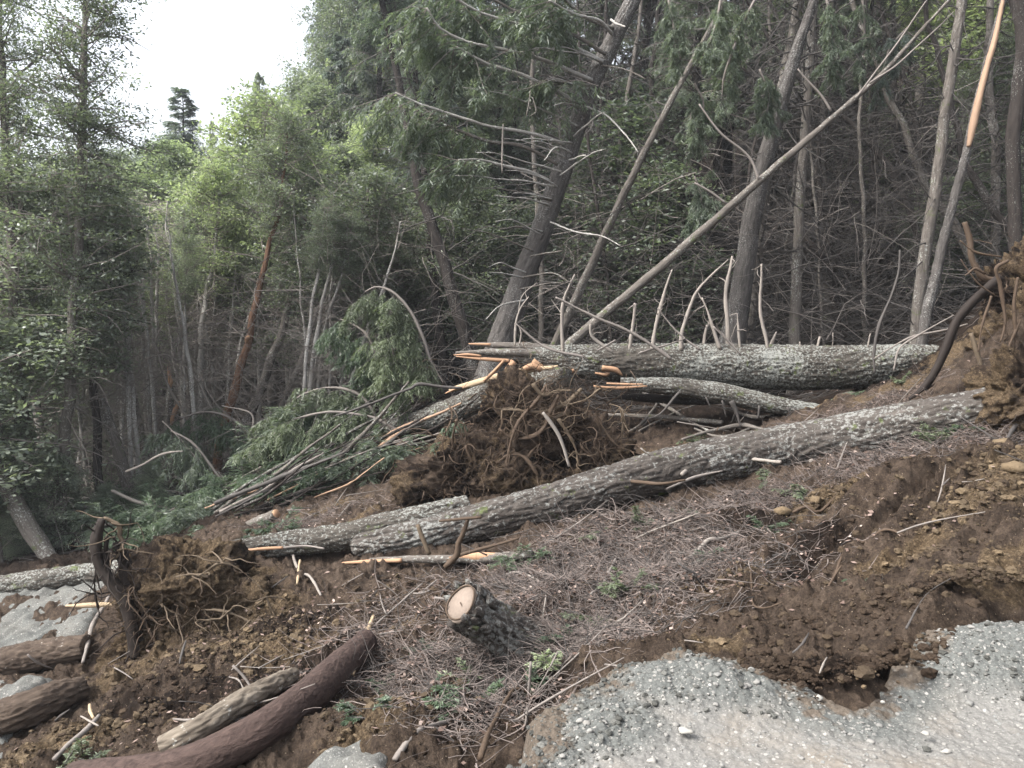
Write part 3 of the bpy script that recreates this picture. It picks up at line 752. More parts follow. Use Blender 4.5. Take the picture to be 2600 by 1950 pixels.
# --- splintered orange pole below the near log
p, r = onlog([(742,1214,3),(800,1211,6),(870,1208,7),(960,1208,9),(1040,1206,10),(1110,1202,10),(1150,1196,8)], .6, -.1)
lg = root_of(p, 'split_pole', 'peeled orange and grey pole lying under the rounded end of the near log', 'pole')
mb = MB(); tube(mb, p[1:], r[1:], 20, .02, bark_fir(.006), seed=14); part(mb, 'bark', M['bark_grey'], lg)
mb = MB(); tube(mb, p[:3] + [0, -.03, .0], r[:3] * .9, 8, .03, oval=.3); part(mb, 'splinter_tip', M['orange'], lg); mb = MB(); tube(mb, p[3:6] + [0, -.02, .022], [.008, r[4] * .95, .008], 12, .02, oval=.1, seed=3); part(mb, 'peeled_wood', M['orange'], lg)
# ================================================================ stump
g0, d = ground(1075, 1400)
d = d - .1
face = P(995, 1302, d - .20); back = P(1118, 1388, d + .10)
ax = nrm(face - back)
st = thing('tree_stump', 'sawn stump with thick flaky bark tilted from the soil, pale face to the left', 'stump', back)
mb = MB()
rr = 44 * d / FPX
tube(mb, [back - ax * .1, back + ax * .08, (face + back) / 2, face], [rr * 1.25, rr * 1.15, rr * 1.02, rr * .93], 110, .01, bark_fir(.03, .75), seed=21, oval=.06, cap0=False, cap1=False)
part(mb, 'bark', M['bark_near'], st)
mb = MB()
tube(mb, [face - ax * .10, face - ax * .004], [rr * .93, rr * .9], 64, .02, None, oval=.06, seed=21)
part(mb, 'cut_face', M['cut'], st)
mb = MB()
a = nrm(np.cross(ax, [0, 0, 1.0])); b = np.cross(ax, a)
for q_ in (.86,):
    ring = [face + ax * .002 + (a * math.cos(t) + b * math.sin(t)) * rr * (q_ + .03 * math.sin(3 * t)) for t in np.linspace(0, 6.28, 40)]
    tube(mb, ring, [.003 if q_ < .8 else .006] * 40, 6, .03)
for k in range(1):
    t0 = 2.4 + .3; tube(mb, [face + ax * .003, face + ax * .004 + (a * math.cos(t0) + b * math.sin(t0)) * rr * (.3 + .08 * (k % 3))], [.005, .001], 4, .05)
part(mb, 'growth_rings', M['root'], st)
mb = MB(); gg = np.random.default_rng(5)
for k in range(26):                                              # torn flakes of bark round the rim
    mb = MB()
    t0 = gg.random() * 6.28; q = face + (a * math.cos(t0) + b * math.sin(t0)) * rr * (.98 + .1 * gg.random()) - ax * gg.random() * .18
    tube(mb, [q - ax * .05, q, q + ax * .04 + (a * math.cos(t0) + b * math.sin(t0)) * .02], [.02, .026, .006], 7, .015, bark_fir(.008), oval=.4, seed=k)
    part(mb, 'bark_flake', M['bark_near'], st)
# ================================================================ sticks lying about
def stick(pts, label, mat='dead', cat='stick', lift=0.0, name='stick', wob=.012, group=None, d=None, seg=7, seed=0, off=0.0):
    out, rad = [], []
    for q in pts:
        if d is not None: dd_ = d
        else: dd_ = ground(q[0], q[1])[1] + off
        if len(q) > 3: dd_ = q[3]
        out.append(P(q[0], q[1], dd_)); rad.append(q[2] * dd_ / FPX)
    out = np.array(out)
    if d is None: out[:, 2] = np.maximum(out[:, 2] + np.array(rad) + lift, h_soil(out[:, 0], out[:, 1]) + np.array(rad) * .9 + lift * .6)
    mb = MB(); tube(mb, out, rad, seg, .03, bark_smooth(.003), wob=wob, seed=seed + len(label), oval=.12)
    o = mb.build(name, M[mat]); return tag(o, label, cat, group)
stick([(855,1650,6.5),(905,1608,6.5),(974,1561,4)], 'stout pale stick pointing up right at bottom centre', 'dead')
stick([(760,1476,4),(775,1430,7),(795,1385,6),(808,1354,4)], 'splintered reddish stick leaning beside the top of the smooth trunk', 'cream', lift=.05)
stick([(758,1478,3),(768,1455,6),(778,1432,3)], 'broken orange tip at the foot of the splintered reddish stick', 'orange', lift=.06)
stick([(1036,1665,7),(1045,1640,7.5),(1060,1598,7),(1108,1545,5),(1140,1525,3)], 'curved brown root arching out of the dark hollow at bottom centre', 'root', 'root', lift=.04, name='bare_root')
stick([(1165,1447,2),(1235,1407,3.5),(1292,1374,4),(1340,1350,3),(1389,1323,2)], 'long pale stick on the slope below the litter mound, right of the stump', 'deadpale', lift=.02)
stick([(1275,1310,3),(1300,1275,3.2),(1334,1228,2.5)], 'short grey stick standing diagonally on the litter mound', 'dead', lift=.03)
stick([(1090,1252,1.5),(1120,1248,2.5),(1175,1277,3),(1178,1305,2.5),(1172,1345,1.5)], 'thin white bent branch right of the stump', 'deadpale', lift=.03)
stick([(960,1226,6),(985,1200,8),(988,1176,7),(1000,1150,6),(1011,1120,4)], 'upright gnarled brown root in front of the near log', 'root', 'root', d=6.5, name='bare_root', wob=.03)
stick([(948,1125,2),(985,1122,3),(1040,1117,2.5)], 'brown crossbar stick caught on the upright gnarled root', 'root', d=6.47)
stick([(902,1133,3.5),(912,1160,4.5),(927,1198,4.5)], 'short peg-like root standing left of the gnarled root', 'rootpale', 'root', d=6.6, name='bare_root')
stick([(965,1210,3),(1001,1196,4),(1060,1180,4),(1121,1163,2.5)], 'straight brown stick sloping up under the near log', 'root', d=6.9)
stick([(985,1170,2),(1020,1185,2),(1052,1200,1.5)], 'thin twig crossing the straight brown stick', 'twig', d=6.9)
stick([(495,1207,2),(560,1202,3.5),(612,1198,3)], 'bright orange peeled pole below the long trunk at left centre', 'orange', lift=.06, off=-.4)
stick([(612,1198,2.5),(660,1194,2.5),(700,1199,1.5)], 'grey twig continuing from the orange peeled pole', 'dead', lift=.06, off=-.4)
stick([(629,1188,2.5),(636,1220,3),(648,1252,3),(670,1275,3),(693,1294,2)], 'bent pale stick lying on brown soil left of centre', 'deadpale', lift=.03)
stick([(650,1235,2.5),(646,1262,3),(641,1288,2)], 'short upright pale stick crossing the bent one', 'cream', lift=.05)
stick([(143,1308,2),(180,1308,5),(225,1306,5),(262,1307,4)], 'pale yellow pointed pole sticking out left of the dark roots', 'cream', 'pole', d=ground(262,1330)[1] - .25, name='pole')
stick([(180,1458,3),(190,1420,4),(203,1382,4.5),(222,1340,4.5),(236,1310,3)], 'grey brown stick leaning at the left of the left rootball', 'dead', lift=.1)
stick([(118,1662,5),(150,1630,5.5),(187,1598,5.5),(216,1566,4)], 'knobby pale stick at the bottom left corner', 'dead', lift=.05)
stick([(178,1575,2),(195,1585,2.5),(214,1595,1.5)], 'short twig across the knobby pale stick', 'deadpale', lift=.08)
stick([(194,1540,2.5),(197,1555,4),(204,1570,3)], 'tiny cream stub above the knobby stick at bottom left', 'cream', lift=.05)
stick([(494,1470,1.2),(512,1478,1.8),(528,1500,1.2)], 'thin curved twig above the pale scaly log', 'dead', lift=.02)
stick([(560,1463,2.5),(590,1445,2),(617,1430,1)], 'broken pale sliver at the upper end of the scaly log', 'deadpale', lift=.06)
stick([(1472,1243,3.5),(1500,1230,4.5),(1529,1220,4.5),(1560,1206,4),(1596,1186,2.5)], 'pale forked branch end at the right foot of the litter mound', 'deadpale', lift=.05)
stick([(1472,1256,2),(1520,1240,2.5),(1570,1232,1.5)], 'thinner pale branch just below the forked branch end', 'dead', lift=.03)
stick([(1787,1253,3),(1830,1246,4.5),(1867,1240,4.5),(1910,1232,4),(1954,1228,2)], 'long brown root lying half buried on the right slope', 'root', 'root', lift=.02, name='bare_root')
stick([(1800,1272,2),(1830,1262,3),(1870,1255,1.5)], 'short root beneath the half-buried long root', 'root', 'root', lift=.01, name='bare_root')
stick([(1710,1200,3),(1740,1190,3.5),(1770,1180,3),(1827,1123,1.8)], 'brown stick rising right from the foot of the grooved slope', 'root', lift=.03)
stick([(1472,1052,4),(1500,1032,5),(1536,1018,5),(1599,1017,4.5),(1686,1025,3)], 'bleached branch lying against the front of the near log', 'deadpale', lift=.12, off=-.3)
stick([(1440,1075,2),(1500,1050,3),(1560,1035,2)], 'thin grey branch under the bleached branch', 'dead', lift=.08, off=-.3)
stick([(1322,1064,3),(1380,1070,4),(1429,1073,3.5),(1480,1064,2)], 'orange brown broken branch on top of the litter below the near log', 'root', lift=.12, off=-.4)
stick([(1172,891,3),(1190,915,4.5),(1208,944,4.5),(1220,975,4),(1229,1008,2.5)], 'clean pale stick hanging over the face of the central rootball', 'deadpale', d=9.0)
stick([(2097,720,5),(2108,755,6),(2118,787,5.5),(2130,825,5),(2138,862,3)], 'upright tan stick propped against the dark bank at right', 'rootpale', d=8.9)
stick([(1944,540,2),(1940,590,2.5),(1925,640,3),(1897,704,3.5),(1888,760,3.5),(1890,806,2.5)], 'tall thin reddish sapling stem in front of the big log at right', 'twig', d=11.0)
stick([(1888,775,1.5),(1930,748,2),(1972,727,2.5),(2030,715,2.5),(2090,700,1.5)], 'arched thin dead branch over the right end of the big log', 'dead', d=10.7)
stick([(1930,800,1.5),(1944,752,2),(1990,722,2),(2060,680,1.2)], 'second arched dead twig right of the reddish stem', 'dead', d=10.5)
stick([(2162,600,11),(2130,628,10),(2090,665,9.5),(2062,700,9.5),(2042,755,9.5),(2022,800,9),(1995,838,8),(1965,862,5)], 'thick dark S-curved root sweeping down from the bank at upper right', 'rootdark', 'root', d=9.3, name='bare_root', seg=14, wob=.02)
stick([(2083,480,6),(2095,520,7),(2100,560,7),(2125,600,8),(2160,605,7)], 'dark hanging root above the bank at the right edge', 'root', 'root', d=9.6, name='bare_root')
stick([(2075,560,1.5),(2110,610,2),(2150,640,1.5)], 'fine root trailing over the dark bank', 'root', 'root', d=9.2, name='bare_root')
stick([(2020,900,1.5),(2050,880,3),(2085,865,3),(2102,852,2)], 'stubby white-tipped twig on soil near the right end of the near log', 'deadpale', d=8.2)
stick([(2175,1000,2.5),(2185,960,4),(2200,930,3),(2215,905,2)], 'dark dead branch at the right edge below the bank', 'twig', lift=.1)
stick([(1480,1395,1.5),(1520,1400,1.5)], 'tiny twig on the lip of the broken road', 'dead', lift=.02)
stick([(1620,1285,1.5),(1625,1310,2),(1650,1322,2),(1690,1325,1.2)], 'curved brown twig on the ochre soil right of the litter mound', 'root', lift=.02)
stick([(1770,1470,2),(1778,1452,2.5),(1786,1435,1.5)], 'small tan stick in the notch of the broken road', 'deadpale', lift=.03)
stick([(1960,1370,1.2),(2000,1345,1.5),(2050,1328,1)], 'fine curved root beside the right gravel berm', 'twig', lift=.02)
stick([(1140,1530,1.8),(1135,1570,2),(1112,1600,1.5),(1098,1625,1)], 'long bare twig dangling over the dark hollow', 'dead', d=3.75)
stick([(1146,1430,2.5),(1142,1480,2.5),(1136,1535,1.5)], 'straight thin stem hanging above the hollow right of the stump', 'dead', d=4.2)
# loose sticks strewn over the slide
g = np.random.default_rng(21)
zones = [(1100,1600,1130,1380,26,'on the reddish litter mound','deadpale'),(560,900,1060,1130,16,'between the slash pile and the long trunk','dead'),(640,1000,1240,1480,20,'on the dark soil left of the stump','dead'),
         (1000,1350,1380,1540,18,'hanging over the hollow below the stump','dead'),(1700,2200,900,1060,18,'on the slope right of the near log','dead'),(1650,2200,1080,1380,16,'on the brown slope at right','root'),
         (250,650,1250,1640,22,'on the ochre slope of the left rootball','dead'),(1250,1650,900,980,14,'on the shaded soil behind the near log','dead'),(60,250,1450,1640,6,'in the ochre rubble at bottom left','dead')]
for (x0, x1, y0, y1, n, where, mt) in zones:
    for k in range(n):
        px, py = x0 + (x1 - x0) * g.random(), y0 + (y1 - y0) * g.random()
        c, d = ground(px, py)
        if sdist(np.array([c[0]]), np.array([c[1]]), _poly)[0] > -.1: continue
        if g.random() < .35: continue
        L = (.2 + .5 * g.random() ** 2) * (.6 + .05 * d); an = g.normal() * .7 + R(15); rr = .003 + .006 * g.random() ** 2
        pts = []
        bz = g.normal() * .12
        for s in (-.5, -.17, .17, .5):
            x = c[0] + math.cos(an) * L * s; y = c[1] + math.sin(an) * L * s + (.25 - s * s) * bz
            pts.append([x, y, 0])
        pts = np.array(pts); hs_ = h_soil(pts[:, 0], pts[:, 1])
        a_, b_ = np.polyfit([-.5, -.17, .17, .5], hs_, 1); tl = g.normal() * .12
        pts[:, 2] = b_ + (a_ + tl) * np.array([-.5, -.17, .17, .5]) + .03 + abs(tl) * .3
        mb = MB(); tube(mb, pts, [rr, rr * 1.1, rr, rr * .5], 6, .04, bark_smooth(.002), wob=.02, seed=k)
        m_ = M[['dead', 'dead', 'twig', 'twig', mt][g.integers(5)]]
        tag(mb.build('loose_stick', m_), 'one of the loose dead sticks ' + where, 'stick', 'loose sticks ' + where)
# slash pile of parallel branches left of the central rootball
for k in range(54):
    u = g.random(); v_ = g.random()
    x0 = 470 + 330 * u + 40 * g.normal(); y0 = 1135 - 130 * u - 20 + 22 * g.normal()
    L = 150 + 190 * g.random(); an = R(28 + 9 * g.normal())
    x1 = x0 + L * math.cos(an); y1 = y0 - L * math.sin(an)
    d = 10.9 + 1.3 * v_ + (1135 - y0) / 130 * 1.2
    pa = P(x0, y0, d); pb = P(x1, y1, d + .5 * g.normal())
    pa[2] = max(pa[2], soil_z(pa[0], pa[1]) + .03); pb[2] = max(pb[2], soil_z(pb[0], pb[1]) + .05)
    mid = (pa + pb) / 2 + np.array([0, 0, .07 * g.normal()])
    rr = (1.6 + 3.2 * g.random() ** 2) * d / FPX
    mb = MB(); tube(mb, [pa, mid, pb], [rr, rr * 1.05, rr * .45], 7, .06, bark_fir(.012), wob=.04, seed=k)
    mt = ['bark_big', 'bark_dark', 'dead', 'bark_dark', 'twig', 'bark_dark', 'peel', 'bark_grey'][g.integers(8)]
    tag(mb.build('broken_branch', M[mt]), 'one of the broken branches heaped in the slash pile left of the central rootball', 'branch', 'broken branches of the slash pile')
# dead poles on the shaded floor between the big logs
for k, q in enumerate([[(1300,905,3),(1420,912,5),(1560,925,5)],[(1472,960,3),(1530,945,4),(1600,932,6),(1650,938,3)],[(1380,940,2),(1450,905,3),(1500,885,1.5)],[(1240,880,2),(1300,930,3),(1340,960,2)],[(1560,905,3),(1640,915,4),(1710,905,2)],[(1500,935,2),(1560,955,3),(1620,935,2)],[(1300,960,2),(1380,930,3),(1440,870,2)],[(1390,870,4),(1450,895,4),(1500,925,3),(1540,945,2)]]):
    stick(q, 'one of the grey dead poles lying in the gap between the two big logs', 'bark_grey', 'pole', lift=.05, name='dead_pole', group='dead poles between the big logs', seed=k)
# ================================================================ rootballs
def soil_mass(mb, pts, seed, lump=.12, ocb=.3):
    """irregular body of earth: list of (centre, radius) hulls merged by a lumpy surface"""
    from mathutils import noise
    import bmesh
    for i, (c, rx, ry, rz) in enumerate(pts):
        n = 150; m = 110
        th = np.linspace(0, 2 * np.pi, n, endpoint=False); ph = np.linspace(.02, np.pi - .02, m)
        T_, Ph = np.meshgrid(th, ph)
        u = np.stack([np.sin(Ph) * np.cos(T_), np.sin(Ph) * np.sin(T_), np.cos(Ph)], -1).reshape(-1, 3)
        q = u * [rx, ry, rz]
        w_ = q * 1.0 + seed * 3.1 + i * 5
        dsp = pn(w_ * 2.2) * lump * 1.6 + (.25 - np.abs(pn(w_ * 5.5))) * lump * 1.1 + (.2 - np.abs(pn(w_ * 13))) * lump * .55 + pn(w_ * 28) * lump * .22 + pn(w_ * 60) * lump * .1
        V = c + q + u * dsp[:, None]
        a = np.arange(m - 1)[:, None] * n; j = np.arange(n)[None]; j2 = (j + 1) % n
        Q = np.stack([a + j, a + j2, a + n + j2, a + n + j], -1).reshape(-1, 4)[:, ::-1]
        x, y, z = V.T
        oc = ocb + .6 * pn(V * 1.7 + seed); dk = .55 + .6 * pn(V * 2.3 + 4)
        mb.add(V, Q, None, np.stack([oc, dk * 0 + .12, dk], 1))
# central rootball
rb = thing('uprooted_rootball', 'tall mass of tangled roots and brown earth at centre below the big splintered log', 'rootball', P(1130, 1060, 10.0))
mb = MB(); D = 9.9
soil_mass(mb, [(P(1130,1000,D+.5), 1.1, .8, .56), (P(1010,1040,D+.2), .75, .6, .55), (P(1140,900,D+.6), .6, .5, .5), (P(1240,1000,D+.7), .6, .6, .45), (P(960,1075,D), .5, .4, .24), (P(1180,1060,D), .8, .5, .3)], 3, .24, .38)
part(mb, 'earth', M['soil'], rb)
RB = [([(1180,830,5),(1160,860,8),(1130,900,9),(1100,960,8),(1090,1010,7),(1092,1060,6)], 'root'),([(1210,855,7),(1185,890,8),(1160,925,9),(1110,940,7),(1080,930,5)], 'root'),([(1258,840,4),(1228,868,7),(1190,885,7),(1150,893,6),(1110,888,5),(1085,885,3)], 'rootpale'),
      ([(1230,885,5),(1200,900,7),(1172,915,7),(1130,930,5)], 'rootpale'),([(1205,905,6),(1220,935,6),(1240,975,5),(1248,1000,2)], 'rootpale'),([(1130,1060,5),(1125,1000,8),(1118,950,8),(1130,900,6),(1125,850,4)], 'root'),
      ([(985,905,4),(980,940,6),(978,985,6),(985,1030,5),(1000,1062,3)], 'root'),([(1075,855,4),(1070,880,5),(1085,905,5),(1075,940,4)], 'root'),([(1160,1030,6),(1130,990,6),(1100,980,5),(1070,1000,3)], 'root'),([(1010,960,4),(1030,1010,5),(1050,1060,5),(1060,1090,3)], 'root'),
      ([(1290,890,3),(1320,925,4),(1345,960,3),(1390,985,2)], 'root'),([(1340,880,3),(1345,910,5),(1335,950,3)], 'rootpale'),([(1230,870,3),(1270,860,4),(1300,840,3)], 'rootpale'),([(1115,1060,5),(1125,1030,6),(1145,985,5),(1170,960,2)], 'root'),([(960,880,3),(966,900,4),(955,950,4),(960,985,2)], 'root'),
      ([(1230,1030,2),(1280,1060,3),(1330,1075,1.5)], 'rootpale'),([(1150,830,6),(1175,850,7),(1200,840,5),(1235,845,3)], 'rootpale'),([(1255,965,3),(1290,1000,4),(1310,1040,2)], 'root')]
for i, (q, mt) in enumerate(RB):
    a, b = fx(q, D - .42 + .05 * (i % 4)); mb = MB(); tube(mb, a, b * .5, 12, .03, bark_smooth(.009), wob=.11, seed=i, oval=.2)
    g3 = np.random.default_rng(i + 300); k3 = g3.integers(0, len(a), 7); br = walk(a[k3], nrm(g3.normal(size=(7, 3)) + [0, -.3, -.5]), .2 + .3 * g3.random(7), 7, .4, -.06, g3); twigs(mb, br, taper(7, 7, .008, .0015), 5)
    part(mb, 'root', M[mt], rb)
def rootlets(c, ext, n, seed, L=(.15, .6), r=.004, grav=-.08, front=-.3):
    g2 = np.random.default_rng(seed)
    p0 = c + g2.normal(size=(n, 3)) * ext
    d0 = nrm(np.stack([g2.normal(size=n), -np.abs(g2.normal(size=n)) * .8 + front, g2.normal(size=n) * .8], 1))
    return walk(p0, d0, L[0] + (L[1] - L[0]) * g2.random(n) ** 2, 7, .38, grav, g2), taper(n, 7, r * (.3 + 1.9 * g2.random(n) ** 4), r * .15)
mb = MB()
for c, e, n in [(P(1130,960,D), (.6,.3,.45), 650), (P(1000,1040,D-.2), (.45,.3,.25), 300), (P(1170,870,D-.1), (.3,.2,.22), 350), (P(1290,980,D-.1), (.5,.25,.3), 250)]:
    a, b = rootlets(c, e, n, n, (.12,.8), .005); g2 = np.random.default_rng(n); twigs(mb, a, b * 1.3, 3, g2.random(n))
tag(part(mb, 'rootlets', M['root'], rb), kind='stuff')
# left rootball with dark upright roots
rb = thing('uprooted_rootball', 'uprooted mass at lower left with black roots clawing upward and ochre earth behind them', 'rootball', P(300, 1400, 7.6))
mb = MB(); D = 7.3
soil_mass(mb, [(P(400,1262,D+.05), .42, .4, .27), (P(340,1310,D-.1), .33, .3, .36), (P(470,1320,D+.15), .5, .4, .24), (P(560,1345,D+.1), .45, .5, .22), (P(300,1400,D-.1), .3, .3, .25), (P(400,1240,D+.4), .5, .5, .28), (P(470,1310,D+.4), .62, .5, .30), (P(420,1390,D), .5, .5, .2), (P(530,1345,D+.45), .8, .6, .26), (P(590,1395,D+.15), .5, .5, .22), (P(470,1400,D-.05), .5, .45, .22)], 8, .13, .8)
part(mb, 'earth', M['soil'], rb)
LB = [([(222,1122,6),(216,1150,8),(212,1190,9),(220,1230,10),(240,1268,12),(262,1310,14),(278,1360,12),(292,1420,8)], 'rootdark'),([(222,1120,4),(240,1130,5),(252,1142,6),(250,1160,5),(258,1172,5),(254,1190,5),(246,1208,2)], 'rootpale'),
      ([(252,1170,5),(262,1205,7),(272,1245,9),(280,1290,11),(290,1340,11),(310,1400,8)], 'rootdark'),([(262,1180,4),(275,1205,5),(288,1240,5),(284,1260,3)], 'rootdark'),([(232,1160,3),(228,1195,4),(234,1230,5),(250,1265,4)], 'rootdark'),
      ([(268,1280,6),(300,1320,7),(320,1360,7),(345,1395,5),(360,1410,3)], 'root'),([(300,1240,5),(330,1270,7),(345,1264,6),(380,1250,6),(412,1242,4),(450,1246,2)], 'rootpale'),
      ([(270,1245,5),(310,1255,6),(340,1278,4),(390,1300,3),(420,1330,2),(425,1350,1.5)], 'rootpale'),([(345,1305,2),(380,1325,2.5),(430,1340,2),(475,1338,1)], 'rootpale'),([(440,1318,2),(490,1322,3),(540,1340,2.5),(570,1365,1)], 'rootpale'),
      ([(430,1240,1.5),(480,1215,2.5),(530,1240,2),(575,1290,1)], 'rootpale'),([(300,1330,5),(315,1400,5),(330,1440,4),(325,1480,2)], 'rootdark'),([(285,1270,3),(300,1285,4),(322,1330,4),(345,1350,3)], 'root'),([(300,1340,4),(282,1400,4),(278,1440,3),(285,1485,2)], 'rootdark'),
      ([(208,1240,2),(206,1280,2),(212,1330,1)], 'rootdark'),([(360,1345,3),(410,1378,3),(460,1395,1.5)], 'rootpale')]
for i, (q, mt) in enumerate(LB):
    a, b = fx(q, D - .38 + .04 * (i % 4)); mb = MB(); tube(mb, a, b * (1.15 if mt == 'rootdark' else .7), 12, .02, bark_smooth(.008), wob=.05, seed=i + 40, oval=.2)
    g3 = np.random.default_rng(i + 400); k3 = g3.integers(0, len(a), 8); br = walk(a[k3], nrm(g3.normal(size=(8, 3)) + [.3, -.4, -.2]), .15 + .35 * g3.random(8), 7, .3, -.03, g3); twigs(mb, br, taper(8, 7, .009, .002), 5)
    part(mb, 'root', M[mt], rb)
mb = MB()
for c, e, n in [(P(285,1350,D-.15), (.12,.1,.28), 380), (P(360,1300,D-.25), (.25,.12,.2), 380), (P(470,1330,D-.1), (.35,.15,.15), 260)]:
    a, b = rootlets(c, e, n, n + 7, (.1, .5), .0035); g2 = np.random.default_rng(n); twigs(mb, a, b, 3, g2.random(n))
tag(part(mb, 'rootlets', M['root'], rb), kind='stuff')
# bank of earth and roots at the upper right (root end of the near log)
rb = thing('uprooted_rootball', 'dark bank of earth and fine roots at the right edge where the near log ends', 'rootball', P(2200, 900, 9.0))
mb = MB(); D = 9.1
soil_mass(mb, [(P(2250,740,D+.3), .55, .7, .72), (P(2230,620,D+.5), .40, .5, .3), (P(2320,640,D+.6), .8, .8, .6), (P(2190,810,D+.2), .4, .5, .33), (P(2330,850,D), .9, .8, .8), (near_p[-1] + [.15, 0, -.05], .38, .36, .28), (near_p[-1] + [.3, .1, .1], .5, .4, .4)], 5, .22, .62)
part(mb, 'earth', M['soil'], rb)
for i, q in enumerate([[(2175,560,3),(2150,580,4),(2165,620,4),(2170,690,3),(2160,740,2)],[(2200,600,3),(2190,660,4),(2195,730,3),(2185,790,2)],[(2140,640,3),(2120,700,3),(2115,760,2)],[(2130,590,3),(2105,575,3),(2080,590,1.5)],[(2205,690,3),(2170,760,3),(2150,800,1.5)],[(2160,555,2),(2110,545,2.5),(2075,520,1.5)]]):
    a, b = fx(q, D - .3); mb = MB(); tube(mb, a, b, 9, .03, bark_smooth(.005), wob=.05, seed=i + 70); part(mb, 'root', M['root'], rb)
mb = MB()
a, b = rootlets(P(2210, 720, D - .2), (.2, .25, .5), 420, 99, (.1, .45), .004, -.15); g2 = np.random.default_rng(1); twigs(mb, a, b, 3, g2.random(420))
tag(part(mb, 'rootlets', M['root'], rb), kind='stuff')
# ================================================================ foliage generators
def sprays(ml, mw, BP, n, L, seed, start=.3, hang=.5, nl=12, leafL=.13, leafW=.024, wr=.004, tbase=.5):
    """needle sprays along branches BP (B,K,3): side twigs with strips of needles, drooping"""
    g = np.random.default_rng(seed)
    BP = np.asarray(BP); B, K, _ = BP.shape
    t = start + (1 - start) * g.random((B, n))
    k = np.clip((t * (K - 1)).astype(int), 0, K - 2); f = t * (K - 1) - k
    bi = np.arange(B)[:, None]
    p0 = (BP[bi, k] * (1 - f)[..., None] + BP[bi, k + 1] * f[..., None]).reshape(-1, 3)
    ax = nrm(BP[bi, k + 1] - BP[bi, k]).reshape(-1, 3)
    N = len(p0)
    side = nrm(np.cross(ax, [0, 0, 1.0])) * np.sign(g.normal(size=N))[:, None]
    d = nrm(side * .8 + ax * .9 + np.stack([g.normal(size=N) * .15, g.normal(size=N) * .15, -hang * (.5 + g.random(N))], 1))
    LL = np.broadcast_to(np.asarray(L), (B,)).repeat(n) * (.4 + .6 * g.random(N)) * (1.15 - .5 * t.reshape(-1))
    TP = walk(p0, d, LL, 4, .12, -.22 * hang, g)
    if mw is not None: twigs(mw, TP, taper(N, 4, wr, wr * .4), 3, g.random(N) * .6)
    tw = g.random(N)
    s = (np.arange(nl) + .5) / nl * 3
    kk = np.minimum(s.astype(int), 2); ff = s - kk
    c = TP[:, kk] * (1 - ff)[None, :, None] + TP[:, kk + 1] * ff[None, :, None]
    a = nrm(TP[:, kk + 1] - TP[:, kk])
    sg = np.where(np.arange(nl) % 2, 1, -1)[None, :, None]
    sd = nrm(np.cross(a, [0.1, .2, 1.0]))
    dd = nrm(a + sd * sg * .75 + g.normal(size=a.shape) * .25)
    c = (c + dd * leafL * .4).reshape(-1, 3); dd = dd.reshape(-1, 3); M_ = len(c)
    tint = np.clip(np.repeat(tw, nl) * .7 + g.random(M_) * .3 + tbase - .5, 0, 1)
    up = nrm(np.array([0, 0, 1.0]) + g.normal(size=(M_, 3)) * .5)
    leaves(ml, c, dd, leafL * (.6 + .7 * g.random(M_)), leafW * (.7 + .6 * g.random(M_)), up, tint)
def fir_crown(seed, H=8.0, R0=1.7, nb=90, ns=20, nl=10, shape=.8, droop=.5, sl=.5, sparse_low=0.0):
    g = np.random.default_rng(seed)
    t = np.sort(g.random(nb)) ** .9
    an = g.random(nb) * 6.283
    L = R0 * ((1 - t) ** shape * .92 + .08) * (.6 + .5 * g.random(nb))
    d0 = np.stack([np.cos(an), np.sin(an), .25 + .5 * t - .15 * g.random(nb)], 1)
    p0 = np.stack([0 * t, 0 * t, t * H], 1)
    BP = walk(p0, d0, L, 7, .07, -.10 * droop, g)
    ml, mw = MB(), MB()
    twigs(mw, BP, taper(nb, 7, .012 + .018 * (1 - t), .004), 4, .5)
    sprays(ml, mw, BP, ns, sl * (.5 + .5 * (1 - t)), seed + 1, .18, droop, nl)
    return ml, mw
def broad_crown(seed, H=8.0, R0=1.5, nb=70, nc=9, nlv=42, L=.052, flat=.5, upw=.55, cs=.16, shape='col'):
    g = np.random.default_rng(seed)
    t = g.random(nb)
    an = g.random(nb) * 6.283
    prof = np.sin(np.clip(t * .92 + .08, 0, 1) * math.pi) ** .6 if shape == 'col' else (1 - t) ** .6 + .12
    Lb = R0 * prof * (.55 + .6 * g.random(nb))
    d0 = np.stack([np.cos(an), np.sin(an), upw + .3 * g.normal(size=nb)], 1)
    BP = walk(np.stack([0 * t, 0 * t, t * H], 1), d0, Lb, 6, .18, .02, g)
    ml, mw = MB(), MB()
    twigs(mw, BP, taper(nb, 6, .02, .004), 4, .5)
    tt = .3 + .7 * g.random((nb, nc)); k = np.clip((tt * 5).astype(int), 0, 4); f = tt * 5 - k
    bi = np.arange(nb)[:, None]
    c = BP[bi, k] * (1 - f)[..., None] + BP[bi, k + 1] * f[..., None]
    c = c.reshape(-1, 3); N = len(c)
    TP = walk(c, nrm(g.normal(size=(N, 3)) * [1, 1, .5] + [0, 0, .15]), .12 + .3 * g.random(N), 4, .3, 0, g)
    twigs(mw, TP, taper(N, 4, .005, .002), 3, g.random(N))
    e = TP[:, 2:].mean(1)
    off = g.normal(size=(N, nlv, 3)) * [cs, cs, cs * flat]
    cc = (e[:, None] + off).reshape(-1, 3); M_ = len(cc)
    tint = np.clip(np.repeat(g.random(N), nlv) * .55 + g.random(M_) * .35 + off[:, :, 2].reshape(-1) / cs * .05 + .05, 0, 1)
    dirs = nrm(g.normal(size=(M_, 3)) * [1, 1, .5]); up = nrm(np.array([0, 0, 1.0]) + g.normal(size=(M_, 3)) * .6)
    leaves(ml, cc, dirs, L * (.6 + .8 * g.random(M_)), L * .5 * (.7 + .6 * g.random(M_)), up, tint)
    return ml, mw
